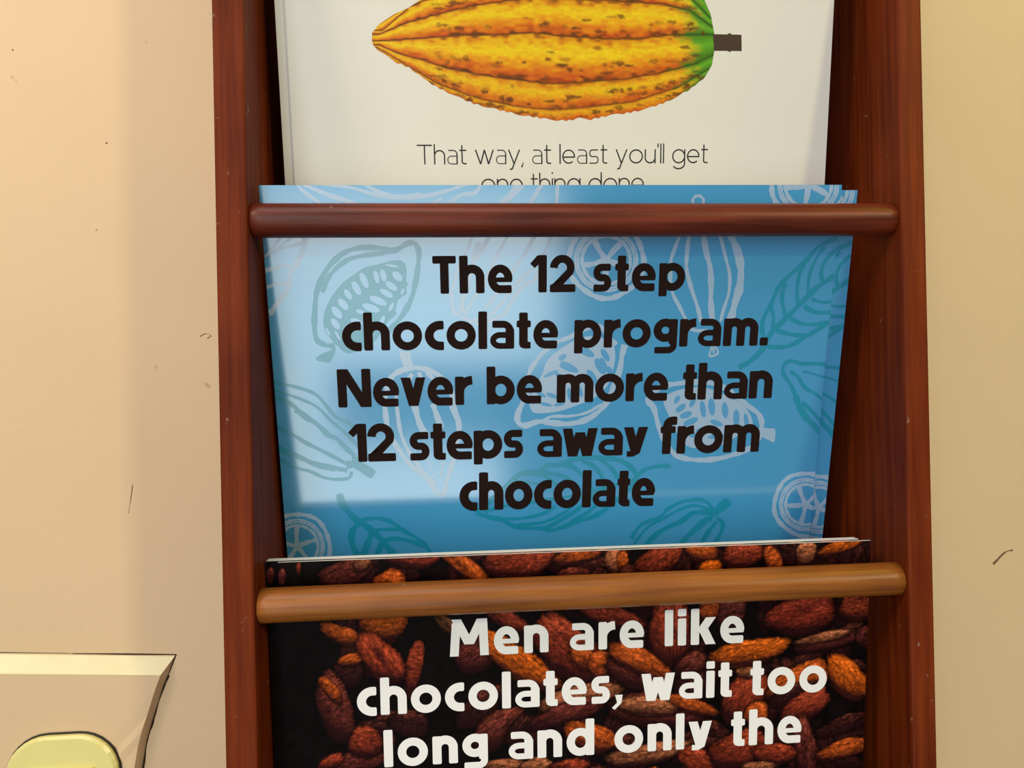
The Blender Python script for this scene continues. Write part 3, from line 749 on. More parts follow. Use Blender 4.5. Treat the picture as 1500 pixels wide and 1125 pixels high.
def glyph(ink, ch, st, tf):
    s, w = st['s'], st['W'][ch]
    k, A, hs = s / 2, st['asc'], s * st['hs']
    kh = hs / 2
    def R(pts, wd=s, closed=False):
        ink.ribbon([tf(*p) for p in pts], wd * tf.scale, closed, cap=.035 * tf.scale if s > .2 else 0)
    def G(pts):
        ink.poly([tf(*p) for p in pts])
    def para(x0, y0, x1, y1, hw=None):
        hw = (hw or s * 1.06) / 2
        G([(x0 - hw, y0), (x0 + hw, y0), (x1 + hw, y1), (x1 - hw, y1)])
    def ring(cx, cy, rx, ry):
        R(arc(cx, cy, rx, ry, 0, 360, 36), (s + hs) / 2, True)
    def arch(x0, x1, top=1.0):
        cx, rx = (x0 + x1) / 2, (x1 - x0) / 2
        ry = min(rx * 1.0, 0.42)
        R([(x1, 0)] + arc(cx, top - kh - ry, rx, ry, 0, 180, 18)[0:])
    if ch == 'o':
        ring(w / 2, .5, w / 2 - k, .5 - kh)
    elif ch == 'c':
        rx = .53 - k
        R([(w, 1 - kh)] + arc(.53, .5, rx, .5 - kh, 90, 270, 24) + [(w, kh)])
    elif ch == 'e':
        R([(k, .47), (w - .02, .47)], s * .56 if s > .2 else s)
        R(arc(w / 2, .5, w / 2 - k, .5 - kh, -3, 275 if s > .2 else 312, 30) + ([(w - .04, kh)] if s > .2 else []), (s + hs) / 2)
    elif ch == 'a':
        t = s * .82
        R([(.10, 1 - t / 2)] + arc(w - t / 2 - .27, 1 - t / 2 - .30, .27, .30, 90, 0, 10), t)
        R([(w - k, .72), (w - k, 0)])
        b = t * .84
        R([(w - k, .60 - b / 2)] + arc(.02 + b / 2 + .25, .30, .25, .30 - b / 2, 90, 270, 14) + [(w - k, b / 2)], b)
    elif ch in 'nhm':
        R([(k, 0), (k, A if ch == 'h' else 1)])
        if ch == 'm':
            arch(k, w / 2)
            arch(w / 2, w - k)
        else:
            arch(k, w - k)
    elif ch == 'u':
        R([(k, 1)] + arc(w / 2, kh + .36, w / 2 - k, .36, 180, 360, 18))
        R([(w - k, 1), (w - k, 0)])
    elif ch == 'r':
        R([(k, 0), (k, 1)])
        R(arc(w * 1.02, 1 - kh - .42, w * 1.02 - k, .42, 180, 90, 10), s)
    elif ch in 'bdp':
        ring(w / 2, .5, w / 2 - k, .5 - kh)
        x = w - k if ch == 'd' else k
        R([(x, -st['pdesc'] if ch == 'p' else 0), (x, 1 if ch == 'p' else A)])
    elif ch == 'g':
        g0 = st['gring']
        ring(w / 2, (1 + g0) / 2, w / 2 - k, (1 - g0) / 2 - kh * .92)
        t = s * .78
        R([(w - k, 1), (w - k, g0 - .1 if s > .2 else 0)])
        if s > .2:
            R([(w - t / 2, .30), (w - t / 2, .12)] + arc(w - t / 2 - .19, .06, .19, .06 + st['gdesc'] - t / 2, 0, -90, 10) + [(.07, -st['gdesc'] + t / 2)], t)
        else:
            R([(w - k, .1)] + arc(w / 2, -.02, w / 2 - k, st['gdesc'] - .04, 0, -150, 20), s)
    elif ch == 'i':
        R([(k, 0), (k, 1)])
        R([(k, A - s * (.9 if s > .2 else 1.3) + .02), (k, A + .02)])
    elif ch == 'l':
        R([(k, 0), (k, A)])
    elif ch == 't':
        x = .09 + k if s > .2 else w * .38
        R([(0, 1 - s * .40), (w, 1 - s * .40)], s * .80 if s > .2 else s)
        if s > .2:
            R([(x, .1), (x, A - .05)])
            G([(x - k, .3), (x - k, .16), (x - k + .05, .05), (x - k + .17, 0), (w - .02, 0), (w, .03), (w, .23), (x + k, .25), (x + k, .3)])
        else:
            R([(x, A - .08), (x, .2)] + arc(x + .16, .16 + k * .4, .16, .16 - kh + k * .4, 180, 270, 8) + [(w, kh)])
    elif ch == 'f':
        x = .08 + k
        R([(x, 0), (x, A - .45)] + arc(x + .18, A - .32, .18, .32 - kh, 180, 90, 8) + [(w, A - kh)])
        R([(0, 1 - s * .40), (w - .04, 1 - s * .40)], s * .80)
    elif ch == 's':
        t = s * .84
        r = (1 - t) / 4
        R([(w - .05, 1 - t / 2)] + arc(.02 + t / 2 + .17, 1 - t / 2 - r, .17, r, 90, 270, 10) + arc(w - .02 - t / 2 - .15, .5 - r, .15, r, 90, -90, 10) + [(.03, t / 2)], t)
    elif ch == 'v':
        para(k * 1.06, 1, w / 2, 0)
        para(w - k * 1.06, 1, w / 2, 0)
    elif ch == 'w':
        q = k * 1.06
        a, b = w * .29, w * .71
        para(q, 1, a, 0), para(w / 2, 1 if s < .2 else .86, a, 0), para(w / 2, 1 if s < .2 else .86, b, 0), para(w - q, 1, b, 0)
    elif ch == 'y':
        q = k * 1.06
        yd = st['ydesc']
        if s > .2:
            para(q, 1, w * .50, .12)
            para(w - q, 1, w * .50, .06)
            G([(w * .50 - q, .14), (w * .50 + q, .06), (w * .42, -yd - .0), (.13, -yd), (.13, .14)])
        else:
            para(q, 1, w / 2, 0)
            para(w - q, 1, w * .30, -yd)
            R([(w * .32, -yd + k), (.12, -yd + k)])
    elif ch == 'k':
        R([(k, 0), (k, A)])
        para(w - .17, 1, .34, .44, s * 1.2)
        para(.44, .60, w - .17, 0, s * 1.2)
    elif ch == 'T':
        R([(w / 2, 0), (w / 2, st['cap'])])
        R([(0, st['cap'] - kh), (w, st['cap'] - kh)], hs)
    elif ch == 'N':
        R([(k, 0), (k, st['cap'])])
        R([(w - k, 0), (w - k, st['cap'])])
        para(k * 1.2, st['cap'], w - k * 1.2, 0, s * 1.15)
    elif ch == 'M':
        cp = st['cap']
        para(.24, cp * .90, k, 0, s)
        para(w - .20, cp, w - k, 0, s)
        para(.24, cp, w * .5, .42, s * 1.1)
        para(w - .24, cp, w * .5, .42, s * 1.1)
    elif ch == '1':
        R([(w - k, 0), (w - k, A)])
        G([(w - k, A), (w - s * 1.15, A - .02), (0.0, A - .30), (.16, A - .46), (w - s * .8, A - .28)])
    elif ch == '2':
        t = s * .92
        cx, cy, rx, ry = w / 2 - .02, A - t / 2 - .32, w / 2 - t / 2 - .02, .32
        R(arc(cx, cy, rx, ry, 180, -34, 18), t)
        ca, sa = math.cos(math.radians(-26)), math.sin(math.radians(-26))
        G([(cx + (rx - t / 2) * ca, cy + (ry - t / 2) * sa), (cx + (rx + t / 2) * ca, cy + (ry + t / 2) * sa), (.46, t * .9), (.0, t * .9), (.0, t * .7)])
        R([(0, t / 2), (w, t / 2)], t)
    elif ch == '.':
        R([(w / 2, 0), (w / 2, w if s > .2 else .11)], w)
    elif ch == ',':
        G([(0.03, w * .95), (w, w * .95), (w * .86, -.02), (.02, -.26), (-.08, -.18), (w * .35, .0)])
    elif ch == "'":
        R([(k, A), (k * .8, A - .28)])

def set_text(ink, spec, st):
    txt, x0, y0, x1, y1, xh = spec
    L = math.hypot(x1 - x0, y1 - y0) / xh
    nat = sum(st['space'] if c == ' ' else st['W'][c] for c in txt)
    gaps = len(txt) - 1
    tr = (L - nat) / gaps
    if tr < 0.02 or tr > 0.3:
        kx = (L - gaps * st['gap']) / nat
        tr = st['gap']
    else:
        kx = 1.0
    ux, uy = (x1 - x0) / (L * xh), (y1 - y0) / (L * xh)
    x = 0.0
    for ch in txt:
        wd = st['space'] if ch == ' ' else st['W'][ch]
        if ch != ' ':
            def tf(a, b, x=x):
                X = (x + a * kx) * xh
                return (x0 + ux * X - uy * b * xh, y0 + uy * X + ux * b * xh)
            tf.scale = xh
            glyph(ink, ch, st, tf)
        x += wd * kx + tr

# ------------------------------------------------------------------ cards
def leaf(name, w, h, z0, z1, face_mat, parent, dog=0.0):
    """one sheet of card: printed face towards the viewer, white edges and back"""
    nx, ny = 16, 12
    v, f, fm = [], [], []
    for z in (z1, z0):
        for j in range(ny + 1):
            for i in range(nx + 1):
                v.append((-w / 2 + w * i / nx, h * j / ny, z))
    o = (nx + 1) * (ny + 1)
    for j in range(ny):
        for i in range(nx):
            a = j * (nx + 1) + i
            f.append((a, a + 1, a + nx + 2, a + nx + 1)); fm.append(0)
            f.append((o + a, o + a + nx + 1, o + a + nx + 2, o + a + 1)); fm.append(1)
    ring = [i for i in range(nx + 1)] + [j * (nx + 1) + nx for j in range(1, ny + 1)] + [ny * (nx + 1) + i for i in range(nx - 1, -1, -1)] + [j * (nx + 1) for j in range(ny - 1, 0, -1)]
    for k in range(len(ring)):
        a, b = ring[k], ring[(k + 1) % len(ring)]
        f.append((a, o + a, o + b, b)); fm.append(1)
    return link(name, v, f, [face_mat, M_PAPER], parent, fm)

def card_root(kind, dx, dn, dv, dr, label, group):
    c = CARDS[kind]
    U, V = Vector(c['U']).normalized(), Vector(c['V']).normalized()
    N = U.cross(V)
    e = empty('greeting_card', (0, 0, 0), label, 'greeting card', group)
    loc = P(*c['o']) + (U * dx + V * dv + Vector((0, 1, 0)) * dn) * MM
    M = Matrix((U, V, N)).transposed() @ Matrix.Rotation(math.radians(dr), 3, 'Z')
    e.matrix_world = Matrix.Translation(loc) @ M.to_4x4()
    return e

def copy_card(src, kind, dx, dn, dv, dr, label, group):
    e = card_root(kind, dx, dn, dv, dr, label, group)
    for ch in src.children:
        c = ch.copy()
        C.objects.link(c)
        c.parent = e
    return e

T = 0.34      # thickness of one sheet

# --- blue cards
cb = CARDS['blue']
blue = card_root('blue', 0, 0, 0, 0, 'front sky-blue card lettered with the 12 step chocolate program in the middle tier', 'blue chocolate-program cards')
leaf('front_leaf', cb['w'], cb['h'], -T, 0, M_BLUE, blue)
leaf('back_leaf', cb['w'], cb['h'], -2 * T - 0.12, -T - 0.12, M_PAPER, blue)
rect = (-cb['w'] / 2 + .02, cb['w'] / 2 - .02, 0.02, cb['h'] - .02)
rng = random.Random(4)
art = Ink(0.020, rect)
M_SEED = plain('seed_blue_print', srgb(84, 164, 220), 0.14, 0.5, 0.03, 1500, 2.2)
def curve_of(pts, n):
    return smooth_line([(pts[i], pts[i + 1]) for i in range(0, len(pts), 2)], n)
for col in 'WT':
    art.mi = 'WT'.index(col)
    for c, pts in FILL_ART:
        if c == col:
            art.poly(curve_of(pts + pts[:2], 4)[:-1])
art.mi, art.h = 2, 0.052
for cx, cy, ax, ay, bx, by in SEED_ART:
    art.poly([(cx + 1.7 * (ax * math.cos(a) + bx * math.sin(a)), cy + 1.7 * (ay * math.cos(a) + by * math.sin(a))) for a in [2 * math.pi * i / 18 for i in range(18)]])
for col, h in (('W', 0.020), ('T', 0.052)):
    art.mi, art.h = 'WT'.index(col), h
    for c, w, pts in LINE_ART:
        if c == col:
            closed = abs(pts[0] - pts[-2]) + abs(pts[1] - pts[-1]) < 0.1
            art.ribbon(curve_of(pts, 6), w * (1.2 if c == 'W' else 1.38), closed, 0.16, rng.uniform(0, 6))
art.build('cocoa_drawings', [M_ART_W, M_ART_T, M_SEED], blue)
ink = Ink(0.085)
for t in BLUE_TEXT:
    set_text(ink, t, BOLD)
ink.build('lettering', M_INK_BROWN, blue)
copy_card(blue, 'blue', 5.3, 1.0, -1.0, -0.25, 'second sky-blue card, only its edge strip shows right of the front one', 'blue chocolate-program cards')

# --- white cards with the cocoa pod
cw = CARDS['white']
white = card_root('white', 0, 0, 0, 0, 'front white card with a painted yellow cocoa pod in the top tier', 'white cocoa-pod cards')
leaf('front_leaf', cw['w'], cw['h'], -T, 0, M_GLOSS_WHITE, white)
leaf('back_leaf', cw['w'], cw['h'], -2 * T - 0.12, -T - 0.12, M_PAPER, white)
ink = Ink(0.03)
for t in WHITE_TEXT:
    set_text(ink, t, THIN)
ink.build('lettering', M_INK_BLACK, white)

def interp(pts, n):
    p = np.array(pts, float)
    d = np.r_[0, np.cumsum(np.hypot(*np.diff(p, axis=0).T))]
    return p, d

lin = lambda r, g, b: np.array(srgb(r, g, b)[:3])
def vnoise(x, y, seed):
    """smooth value noise on a grid of points"""
    rs = np.random.RandomState(seed)
    g = rs.rand(256, 256)
    xi, yi = np.floor(x).astype(int), np.floor(y).astype(int)
    fx_, fy_ = x - xi, y - yi
    fx_, fy_ = fx_ * fx_ * (3 - 2 * fx_), fy_ * fy_ * (3 - 2 * fy_)
    a, b = g[xi % 256, yi % 256], g[(xi + 1) % 256, yi % 256]
    c, d = g[xi % 256, (yi + 1) % 256], g[(xi + 1) % 256, (yi + 1) % 256]
    return (a * (1 - fx_) + b * fx_) * (1 - fy_) + (c * (1 - fx_) + d * fx_) * fy_

def cocoa_pod(parent):
    lo, up = np.array(POD['lo']), np.array(POD['up'])
    x0, x1 = lo[0, 0], lo[-2:, 0].max()
    nx, ny = 420, 170
    s = (1 - np.cos(np.linspace(0, np.pi, nx))) / 2
    xs = x0 + (x1 - x0) * s
    def fy(line, xs):
        o = np.argsort(line[:, 0], kind='stable')
        return np.interp(xs, line[o, 0], line[o, 1])
    yl, yu = fy(lo, xs), fy(up, xs)
    wl = np.interp(s, [0, .05, .9, 1], [0, 1, 1, 0])
    yl = yl + wl * 0.22 * np.sin(xs * 1.7 + np.sin(xs * .6) * 2)
    bounds = [yu] + [fy(np.array(q), xs) for q in POD['fur']] + [yl]
    t = np.linspace(0, 1, ny)
    X = np.repeat(xs[:, None], ny, 1)
    Y = yu[:, None] + (yl - yu)[:, None] * t[None]
    # bands between the furrows
    B = np.array(bounds)
    band = np.zeros_like(Y); frac = np.zeros_like(Y)
    for k in range(len(B) - 1):
        a, b = B[k][:, None], B[k + 1][:, None]
        m = (Y <= a) & (Y >= b)
        q = (a - Y) / np.maximum(a - b, 1e-4)
        band = np.where(m, k, band); frac = np.where(m, q, frac)
    frac = np.clip(frac, 0, 1)
    n1 = vnoise(X * .5 + 7, Y * 1.1 + 3, 1); n2 = vnoise(X * 1.6, Y * 2.4, 2); n3 = vnoise(X * .22, Y * .35 + 9, 3)
    stops = [0, .04, .14, .36, .60, .82, .95, 1]
    cols = np.array([lin(150, 92, 8), lin(206, 122, 10), lin(226, 164, 10), lin(236, 202, 18), lin(228, 158, 12), lin(214, 112, 12), lin(186, 84, 12), lin(110, 60, 10)])
    fr = np.clip(frac + (n1 - .5) * .26, 0, 1)
    col = np.stack([np.interp(fr, stops, cols[:, c]) for c in range(3)], -1)
    lower = np.clip((band - 3.2) / 1.6, 0, 1) * .55
    col = col * (1 - lower[..., None]) + lower[..., None] * lin(214, 128, 14) * (.72 + .5 * n2[..., None])
    red = np.clip((n3 - .58) * 4, 0, 1) * np.clip((frac - .5) * 3, 0, 1)
    col = col * (1 - .55 * red[..., None]) + .55 * red[..., None] * lin(196, 74, 18)
    # dark furrow lines
    half = (B[:-1] - B[1:])
    dist = np.full_like(Y, 9.)
    for k in range(1, len(B) - 1):
        dist = np.minimum(dist, np.abs(Y - B[k][:, None]))
    fw = .22 + .34 * vnoise(X * .35, band * 3.1, 6)
    d = np.clip(1 - dist / fw, 0, 1) ** .8
    # green shoulder near the stalk
    sx = np.clip((X - x0) / (x1 - x0), 0, 1)
    g = np.clip((sx - .895 + (n1 - .5) * .04 + .05 * (np.abs(frac - .5) * 2) ** 2) / .07, 0, 1)
    gcol = lin(86, 150, 28) * (.55 + .75 * (1 - np.abs(frac - .42) * 2)[..., None].clip(0, 1))
    col = col * (1 - g[..., None]) + gcol * g[..., None]
    dk = lin(74, 44, 12) * (1 - g[..., None]) + lin(30, 54, 22) * g[..., None]
    col = col * (1 - .8 * d[..., None]) + dk * .8 * d[..., None]
    # brown freckles along the lower half of each rib
    rs = np.random.RandomState(11)
    spots = []
    for k in range(210):
        u = rs.uniform(.16, .97); b = rs.randint(0, len(B) - 1); q = np.clip(rs.normal(.68, .14), .12, .92)
        i = int(u * (nx - 1))
        xx = x0 + (x1 - x0) * u
        yy = np.interp(xx, xs, B[b]) * (1 - q) + np.interp(xx, xs, B[b + 1]) * q
        spots.append((xx, yy, rs.uniform(.6, 2.3), rs.uniform(.4, .95), rs.uniform(.35, .85)))
    for xx, yy, a, b, st in spots:
        i0, i1 = np.searchsorted(xs, [xx - 2 * a, xx + 2 * a])
        sl = slice(i0, max(i1, i0 + 1))
        r = ((X[sl] - xx) / a) ** 2 + ((Y[sl] - yy) / b) ** 2 + (n2[sl] - .5) * 1.2
        m = np.clip(1.25 - r, 0, 1)[..., None] * st
        col[sl] = col[sl] * (1 - m) + lin(96, 46, 14) * m
    tip = np.clip(1 - (X - x0) / 1.6, 0, 1)[..., None] * .7
    col = col * (1 - tip * .4) + lin(150, 96, 10) * tip * .4
    col = col * (.92 + .14 * n2[..., None])
    # tip dimples
    for q in ([556 - 545, 0], ):
        pass
    v = np.stack([X.ravel(), Y.ravel(), np.full(X.size, 0.03)], 1)
    idx = np.arange(nx * ny).reshape(nx, ny)
    f = np.stack([idx[:-1, 1:], idx[:-1, :-1], idx[1:, :-1], idx[1:, 1:]], -1).reshape(-1, 4)
    link('cocoa_pod_picture', v.tolist(), f[:, ::-1].tolist()[::1], M_POD, parent, cols=col.reshape(-1, 3))
    st = Ink(0.036)
    st.poly(POD['stem'])
    o = st.build('pod_stalk_picture', plain('dark_stalk_print', srgb(62, 44, 34), 0.4, 0.4, 0.35, 1400), parent)
cocoa_pod(white)
copy_card(white, 'white', -3.3, 1.0, -0.2, 0.05, 'second white card, a thin strip showing left of the front white one', 'white cocoa-pod cards')

# --- cocoa bean cards
ck = CARDS['bean']
bean = card_root('bean', 0, 0, 0, 0, 'front dark card printed with cocoa beans and white lettering in the bottom tier', 'cocoa bean cards')
M_DARK = plain('black_brown_print', srgb(12, 6, 7), 0.5, 0.06, 0.05)
leaf('front_leaf', ck['w'], ck['h'], -T, 0, M_DARK, bean)
leaf('back_leaf', ck['w'], ck['h'], -2 * T - 0.02, -T - 0.02, M_PAPER, bean)

def bean_print(parent):
    w, h = ck['w'] - .1, ck['h'] - .1
    step = 0.34
    nx, ny = int(w / step), int(h / step)
    x = np.linspace(-w / 2, w / 2, nx); y = np.linspace(.05, h + .05, ny)
    X, Y = np.meshgrid(x, y, indexing='ij')
    n1 = vnoise(X * .35 + 40, Y * .35 + 40, 21); n2 = vnoise(X * 1.3 + 80, Y * 1.3, 22); n3 = vnoise(X * 2.4 + 80, Y * 2.4 + 60, 23)
    col = lin(15, 7, 9) * (.4 + .8 * n1[..., None])
    base = {'o': lin(206, 92, 34), 'O': lin(226, 104, 26), 'r': lin(160, 62, 38), 'm': lin(112, 48, 40), 'b': lin(110, 66, 40), 't': lin(184, 108, 72), 'd': lin(62, 26, 26), 'c': lin(196, 76, 44), 'k': lin(168, 60, 40)}
    rs = np.random.RandomState(5)
    extra = []
    for k in range(150):     # the part of the picture that lies below the photograph's edge
        yy = rs.uniform(2, 56)
        a = rs.uniform(6, 11)
        t = rs.uniform(0, np.pi)
        b = a * rs.uniform(.4, .6)
        extra.append([rs.choice(list('ormmdbtO')), rs.uniform(-w / 2, w / 2), yy, a * np.cos(t), a * np.sin(t), -b * np.sin(t), b * np.cos(t)])
    ymin = min(q[2] for q in BEAN_PRINT)
    extra = [q for q in extra if q[2] < ymin - 5]
    fill = []
    for k in range(130):     # dim beans deeper in the pile
        xx, yy = rs.uniform(-w / 2 + 18, w / 2), rs.uniform(45, h)
        if -w / 2 + 34 < xx < -w / 2 + 58 and yy < 122:
            continue
        a = rs.uniform(4, 9)
        an = rs.uniform(0, np.pi)
        b = a * rs.uniform(.4, .6)
        fill.append(['d', xx, yy, a * np.cos(an), a * np.sin(an), -b * np.sin(an), b * np.cos(an)])
    for k, cx, cy, ax, ay, bx, by in fill + extra + BEAN_PRINT:
        la, lb = math.hypot(ax, ay), math.hypot(bx, by)
        rad = max(la, lb) * 1.25
        i0, i1 = np.searchsorted(x, [cx - rad, cx + rad]); j0, j1 = np.searchsorted(y, [cy - rad, cy + rad])
        if i1 <= i0 or j1 <= j0:
            continue
        sl = (slice(i0, i1), slice(j0, j1))
        dx, dy = X[sl] - cx, Y[sl] - cy
        p = (dx * ax + dy * ay) / la ** 2; q = (dx * bx + dy * by) / lb ** 2
        ph = rs.uniform(0, 6)
        th = np.arctan2(q, p)
        wob = 1 + .06 * np.sin(2 * th + ph) + .06 * np.sin(3 * th + 2 * ph) + .03 * np.sin(5 * th + ph) + .12 * (n2[sl] - .5)
        r = np.sqrt(np.abs(p) ** 2.1 + np.abs(q) ** 2.1) / wob
        soft = .5 / max(lb, 1.2)
        m = np.clip((1.0 - r) / soft + .5, 0, 1)
        nz = np.sqrt(np.clip(1 - np.minimum(r, 1) ** 2, 0, 1))
        upn = (p * ay / la + q * by / lb)            # towards the top of the picture
        rgt = (p * ax / la + q * bx / lb)
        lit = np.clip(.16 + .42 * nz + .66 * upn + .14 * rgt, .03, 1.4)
        # wrinkles running along the bean
        wr = vnoise(p * 2.2 + 9 * ph, q * lb * 1.5 + 3 * ph, 31)
        wr2 = vnoise(p * la * .9 + 5 * ph, q * lb * 2.6, 32)
        tex = .40 + .62 * wr + .75 * (wr2 - .4) + .35 * (n3[sl] - .5)
        c = base[k][None, None] * (lit * tex * 1.12)[..., None]
        crease = np.clip(1 - np.abs(vnoise(p * 1.6 + 4 * ph, q * lb * .9 + 7 * ph, 33) - .5) / .07, 0, 1)
        c = c * (1 - .5 * crease[..., None])
        c = c * (1 + .9 * np.clip(wr2 - .62, 0, .3)[..., None] * 2)
        # warm glints on the lit crest, purple bloom on the flanks
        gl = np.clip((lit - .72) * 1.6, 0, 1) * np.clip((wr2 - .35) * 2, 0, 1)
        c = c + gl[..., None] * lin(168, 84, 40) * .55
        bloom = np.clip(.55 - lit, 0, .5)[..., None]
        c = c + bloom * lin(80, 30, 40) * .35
        if k in 'ck':
            sl_ = np.exp(-((q + .08 - .18 * p) / .24) ** 2 - (p / .72) ** 2) if k == 'c' else np.exp(-((q + .28) / .30) ** 2 - ((p - .08) / .34) ** 2)
            c = c * (1 - .82 * sl_[..., None]) + lin(58, 18, 26) * .5 * sl_[..., None]
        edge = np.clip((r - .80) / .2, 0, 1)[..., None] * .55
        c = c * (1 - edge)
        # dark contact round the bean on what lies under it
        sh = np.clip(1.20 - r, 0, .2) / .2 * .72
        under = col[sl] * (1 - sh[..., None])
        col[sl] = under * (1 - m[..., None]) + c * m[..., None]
    v = np.stack([X.ravel(), Y.ravel(), np.full(X.size, 0.02)], 1)
    idx = np.arange(nx * ny).reshape(nx, ny)
    f = np.stack([idx[:-1, :-1], idx[1:, :-1], idx[1:, 1:], idx[:-1, 1:]], -1).reshape(-1, 4)
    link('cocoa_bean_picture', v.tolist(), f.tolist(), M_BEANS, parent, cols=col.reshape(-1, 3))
bean_print(bean)
ink = Ink(0.050)
for t in BEAN_TEXT:
    set_text(ink, t, BOLD)
ink.build('lettering', M_INK_WHITE, bean)
for k, (dx, dv, dr, lab) in enumerate([(-3.6, .34, 0.0, 'cocoa bean card directly behind the front one, its white paper edge showing along the top'),
                                      (-3.3, .30, 0.0, 'third cocoa bean card from the front, only its pale top edge in view'),
                                      (-3.7, .32, 0.0, 'fourth cocoa bean card from the front, second from the back of its stack'),
                                      (-3.5, .36, 0.0, 'rearmost cocoa bean card of the bottom tier, nearest the blue cards')]):
    copy_card(bean, 'bean', dx, 0.83 * (k + 1), dv, dr, lab, 'cocoa bean cards')

# ------------------------------------------------------------------ the rack
HW, TL, TR = 98.5, 9.0, 8.0
ZB, ZT = -236.0, 250.0
BACK = 58.0
rack = empty('card_rack', P(0, WALL_Y, ZB), 'tall reddish-brown wooden wall rack holding three tiers of greeting cards', 'card rack')
def rp(v):       # into the rack's own coordinates (millimetres)
    return [(a, b - WALL_Y, c - ZB) for a, b, c in v]
def rack_box(name, b, mat, bw=0.8):
    v, f = box(*b)
    return bevel(link(name, rp(v), f, mat, rack), bw)
rack_box('side_panel', (-HW - TL, -HW, 0, WALL_Y - .05, ZB, ZT), M_SIDE)
rack_box('side_panel', (HW, HW + TR, 0, WALL_Y - .05, ZB, ZT), M_SIDE)
rack_box('back_panel', (-HW, HW, BACK, WALL_Y - .05, ZB, ZT), M_BACK, .3)
rack_box('bottom_rail', (-HW, HW, 3, BACK, ZB, ZB + 10), M_SIDE)
rack_box('top_rail', (-HW, HW, 3, BACK, ZT - 10, ZT), M_SIDE)
for zc, y0 in ((CARDS['white']['o'][2] - .5, 27.0), (CARDS['blue']['o'][2] - 1.6, 33.0), (CARDS['bean']['o'][2], 20.0)):
    rack_box('card_ledge', (-84, 84, y0, BACK, zc - 6.6, zc - .6), M_BACK, .4)

def dowel(z, mat, seed, label=None):
    n, m, r = 40, 60, 5.05
    v, f = [], []
    rs = random.Random(seed)
    xs = [-HW + 2 * HW * i / m for i in range(m + 1)]
    xs = [-HW, -HW + .35] + xs[1:-1] + [HW - .35, HW]
    for x in xs:
        rr = r - (.35 if abs(abs(x) - HW) < .01 else 0)
        for k in range(n):
            a = 2 * math.pi * k / n
            v.append((x, 6.0 + rr * math.cos(a), z + rr * math.sin(a)))
    for i in range(len(xs) - 1):
        for k in range(n):
            f.append((i * n + k, i * n + (k + 1) % n, (i + 1) * n + (k + 1) % n, (i + 1) * n + k))
    f.append(tuple(range(n - 1, -1, -1)))
    f.append(tuple((len(xs) - 1) * n + k for k in range(n)))
    o = link('dowel', rp(v), [q[::-1] for q in f], mat, rack, smooth=True)
    if label:
        o['label'] = label
    return o
dowel(164.0, M_ROD_RED, 1)
dowel(50.28, M_ROD_RED, 2, 'dark reddish dowel across the blue cards')
dowel(-63.3, M_ROD_TAN, 3, 'golden-brown dowel across the cocoa bean cards')
dowel(-177.0, M_ROD_TAN, 4)

# ------------------------------------------------------------------ light switch on the plaster boxing
PY = WALL_Y - 4.0
sw = empty('light_switch', P(-182.2, PY, -160), 'ivory light switch with rounded plate low on the left wall', 'light switch')
def round_plate(w, h, r, y0, y1, cz, ch=0.9):
    pts = []
    for sx, sz, a0 in ((1, 1, 0), (-1, 1, 90), (-1, -1, 180), (1, -1, 270)):
        for k in range(9):
            a = math.radians(a0 + 90 * k / 8)
            pts.append((sx * (w / 2 - r) + r * math.cos(a), sz * (h / 2 - r) + r * math.sin(a)))
    n = len(pts)
    v = [(x, y0, z + cz) for x, z in pts] + [(x, y1 + ch, z + cz) for x, z in pts] + [(x * (1 - 2 * ch / w), y1, z * (1 - 2 * ch / h) + cz) for x, z in pts]
    f = []
    for L in (0, n):
        for k in range(n):
            f.append((L + k, L + (k + 1) % n, L + n + (k + 1) % n, L + n + k))
    f.append(tuple(range(2 * n, 3 * n)))
    return v, [q[::-1] for q in f]
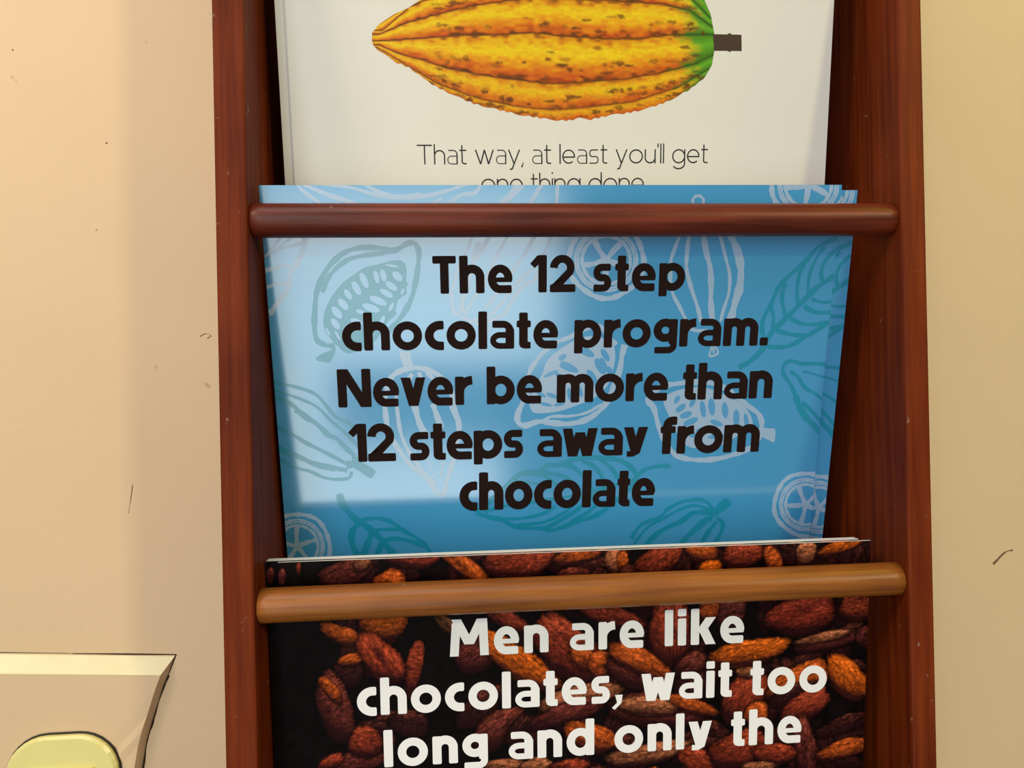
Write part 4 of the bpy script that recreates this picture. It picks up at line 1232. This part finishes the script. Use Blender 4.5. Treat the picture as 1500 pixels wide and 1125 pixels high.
v, f = round_plate(39.5, 77, 14.5, 0.3, -0.8, 0.3, .2)
link('plate_shadow_rim', v, f, M_SLOT_SHADOW, sw)  # dark rim behind the plate, its outline shadow put in as colour
v, f = round_plate(38.5, 76, 14, -0.7, -3.0, 0.3)
link('switch_plate', v, f, M_PLATE, sw)
v, f = [], []
for b in ((-11.8, 11.8, -4.2, -2.9, 25.0, 27.2), (-11.8, 11.8, -4.2, -2.9, -27.2, -25.0), (-11.8, -9.6, -4.2, -2.9, -25.0, 25.0), (9.6, 11.8, -4.2, -2.9, -25.0, 25.0)):
    a, c = box(*b)
    f += [tuple(i + len(v) for i in q) for q in c]
    v += a
bevel(link('rocker_frame', v, f, M_PLATE, sw), .35)
v, f = box(-9.6, 9.6, -3.3, -2.8, -25, 25)
link('rocker_gap', v, f, M_SLOT_SHADOW, sw)
v, f = box(-8.8, 8.8, -4.6, -3.0, -24, 23.4)
bevel(link('rocker', v, f, M_PLATE, sw), .6)

# ------------------------------------------------------------------ scuffs and the ragged crack
def wall_mark(name, strokes, mat, y):
    ink = Ink(0)
    for pts, w in strokes:
        ink.ribbon(smooth_line(pts, 5), w, False, .4, len(ink.f) * .7)
    v = [(p[0], y, p[1]) for p in ink.v]
    o = link(name, v, ink.f, mat, local=False)
    o.parent = wall
    return o
wall_mark('scuff_marks', [([(-158.6, -33.5), (-159.2, -38), (-160.2, -44)], .25), ([(-133.6, 20.6), (-131.5, 21.6), (-129.6, 20.8), (-131, 19.9)], .25),
                          ([(-170, 60), (-169.4, 60.4)], .5), ([(-166, 92), (-165.2, 92.3)], .6), ([(-198, 126), (-197.6, 125.7)], .5), ([(176, -76), (181, -71.5), (184.5, -70.6)], .7)], M_SCUFF, WALL_Y - .05)
crk = [(a + .1, b) for a, b in edge[1:]]
wall_mark('plaster_crack', [(crk, .9), ([(-144.2, -96.6), (-147.2, -104.0)], .5), ([(-880, -50.4), (-420, -79.9), (-205.9, -92.9), (-180, -94.6), (-144.3, -96.7)], .35)], M_CRACK, WALL_Y - .06)
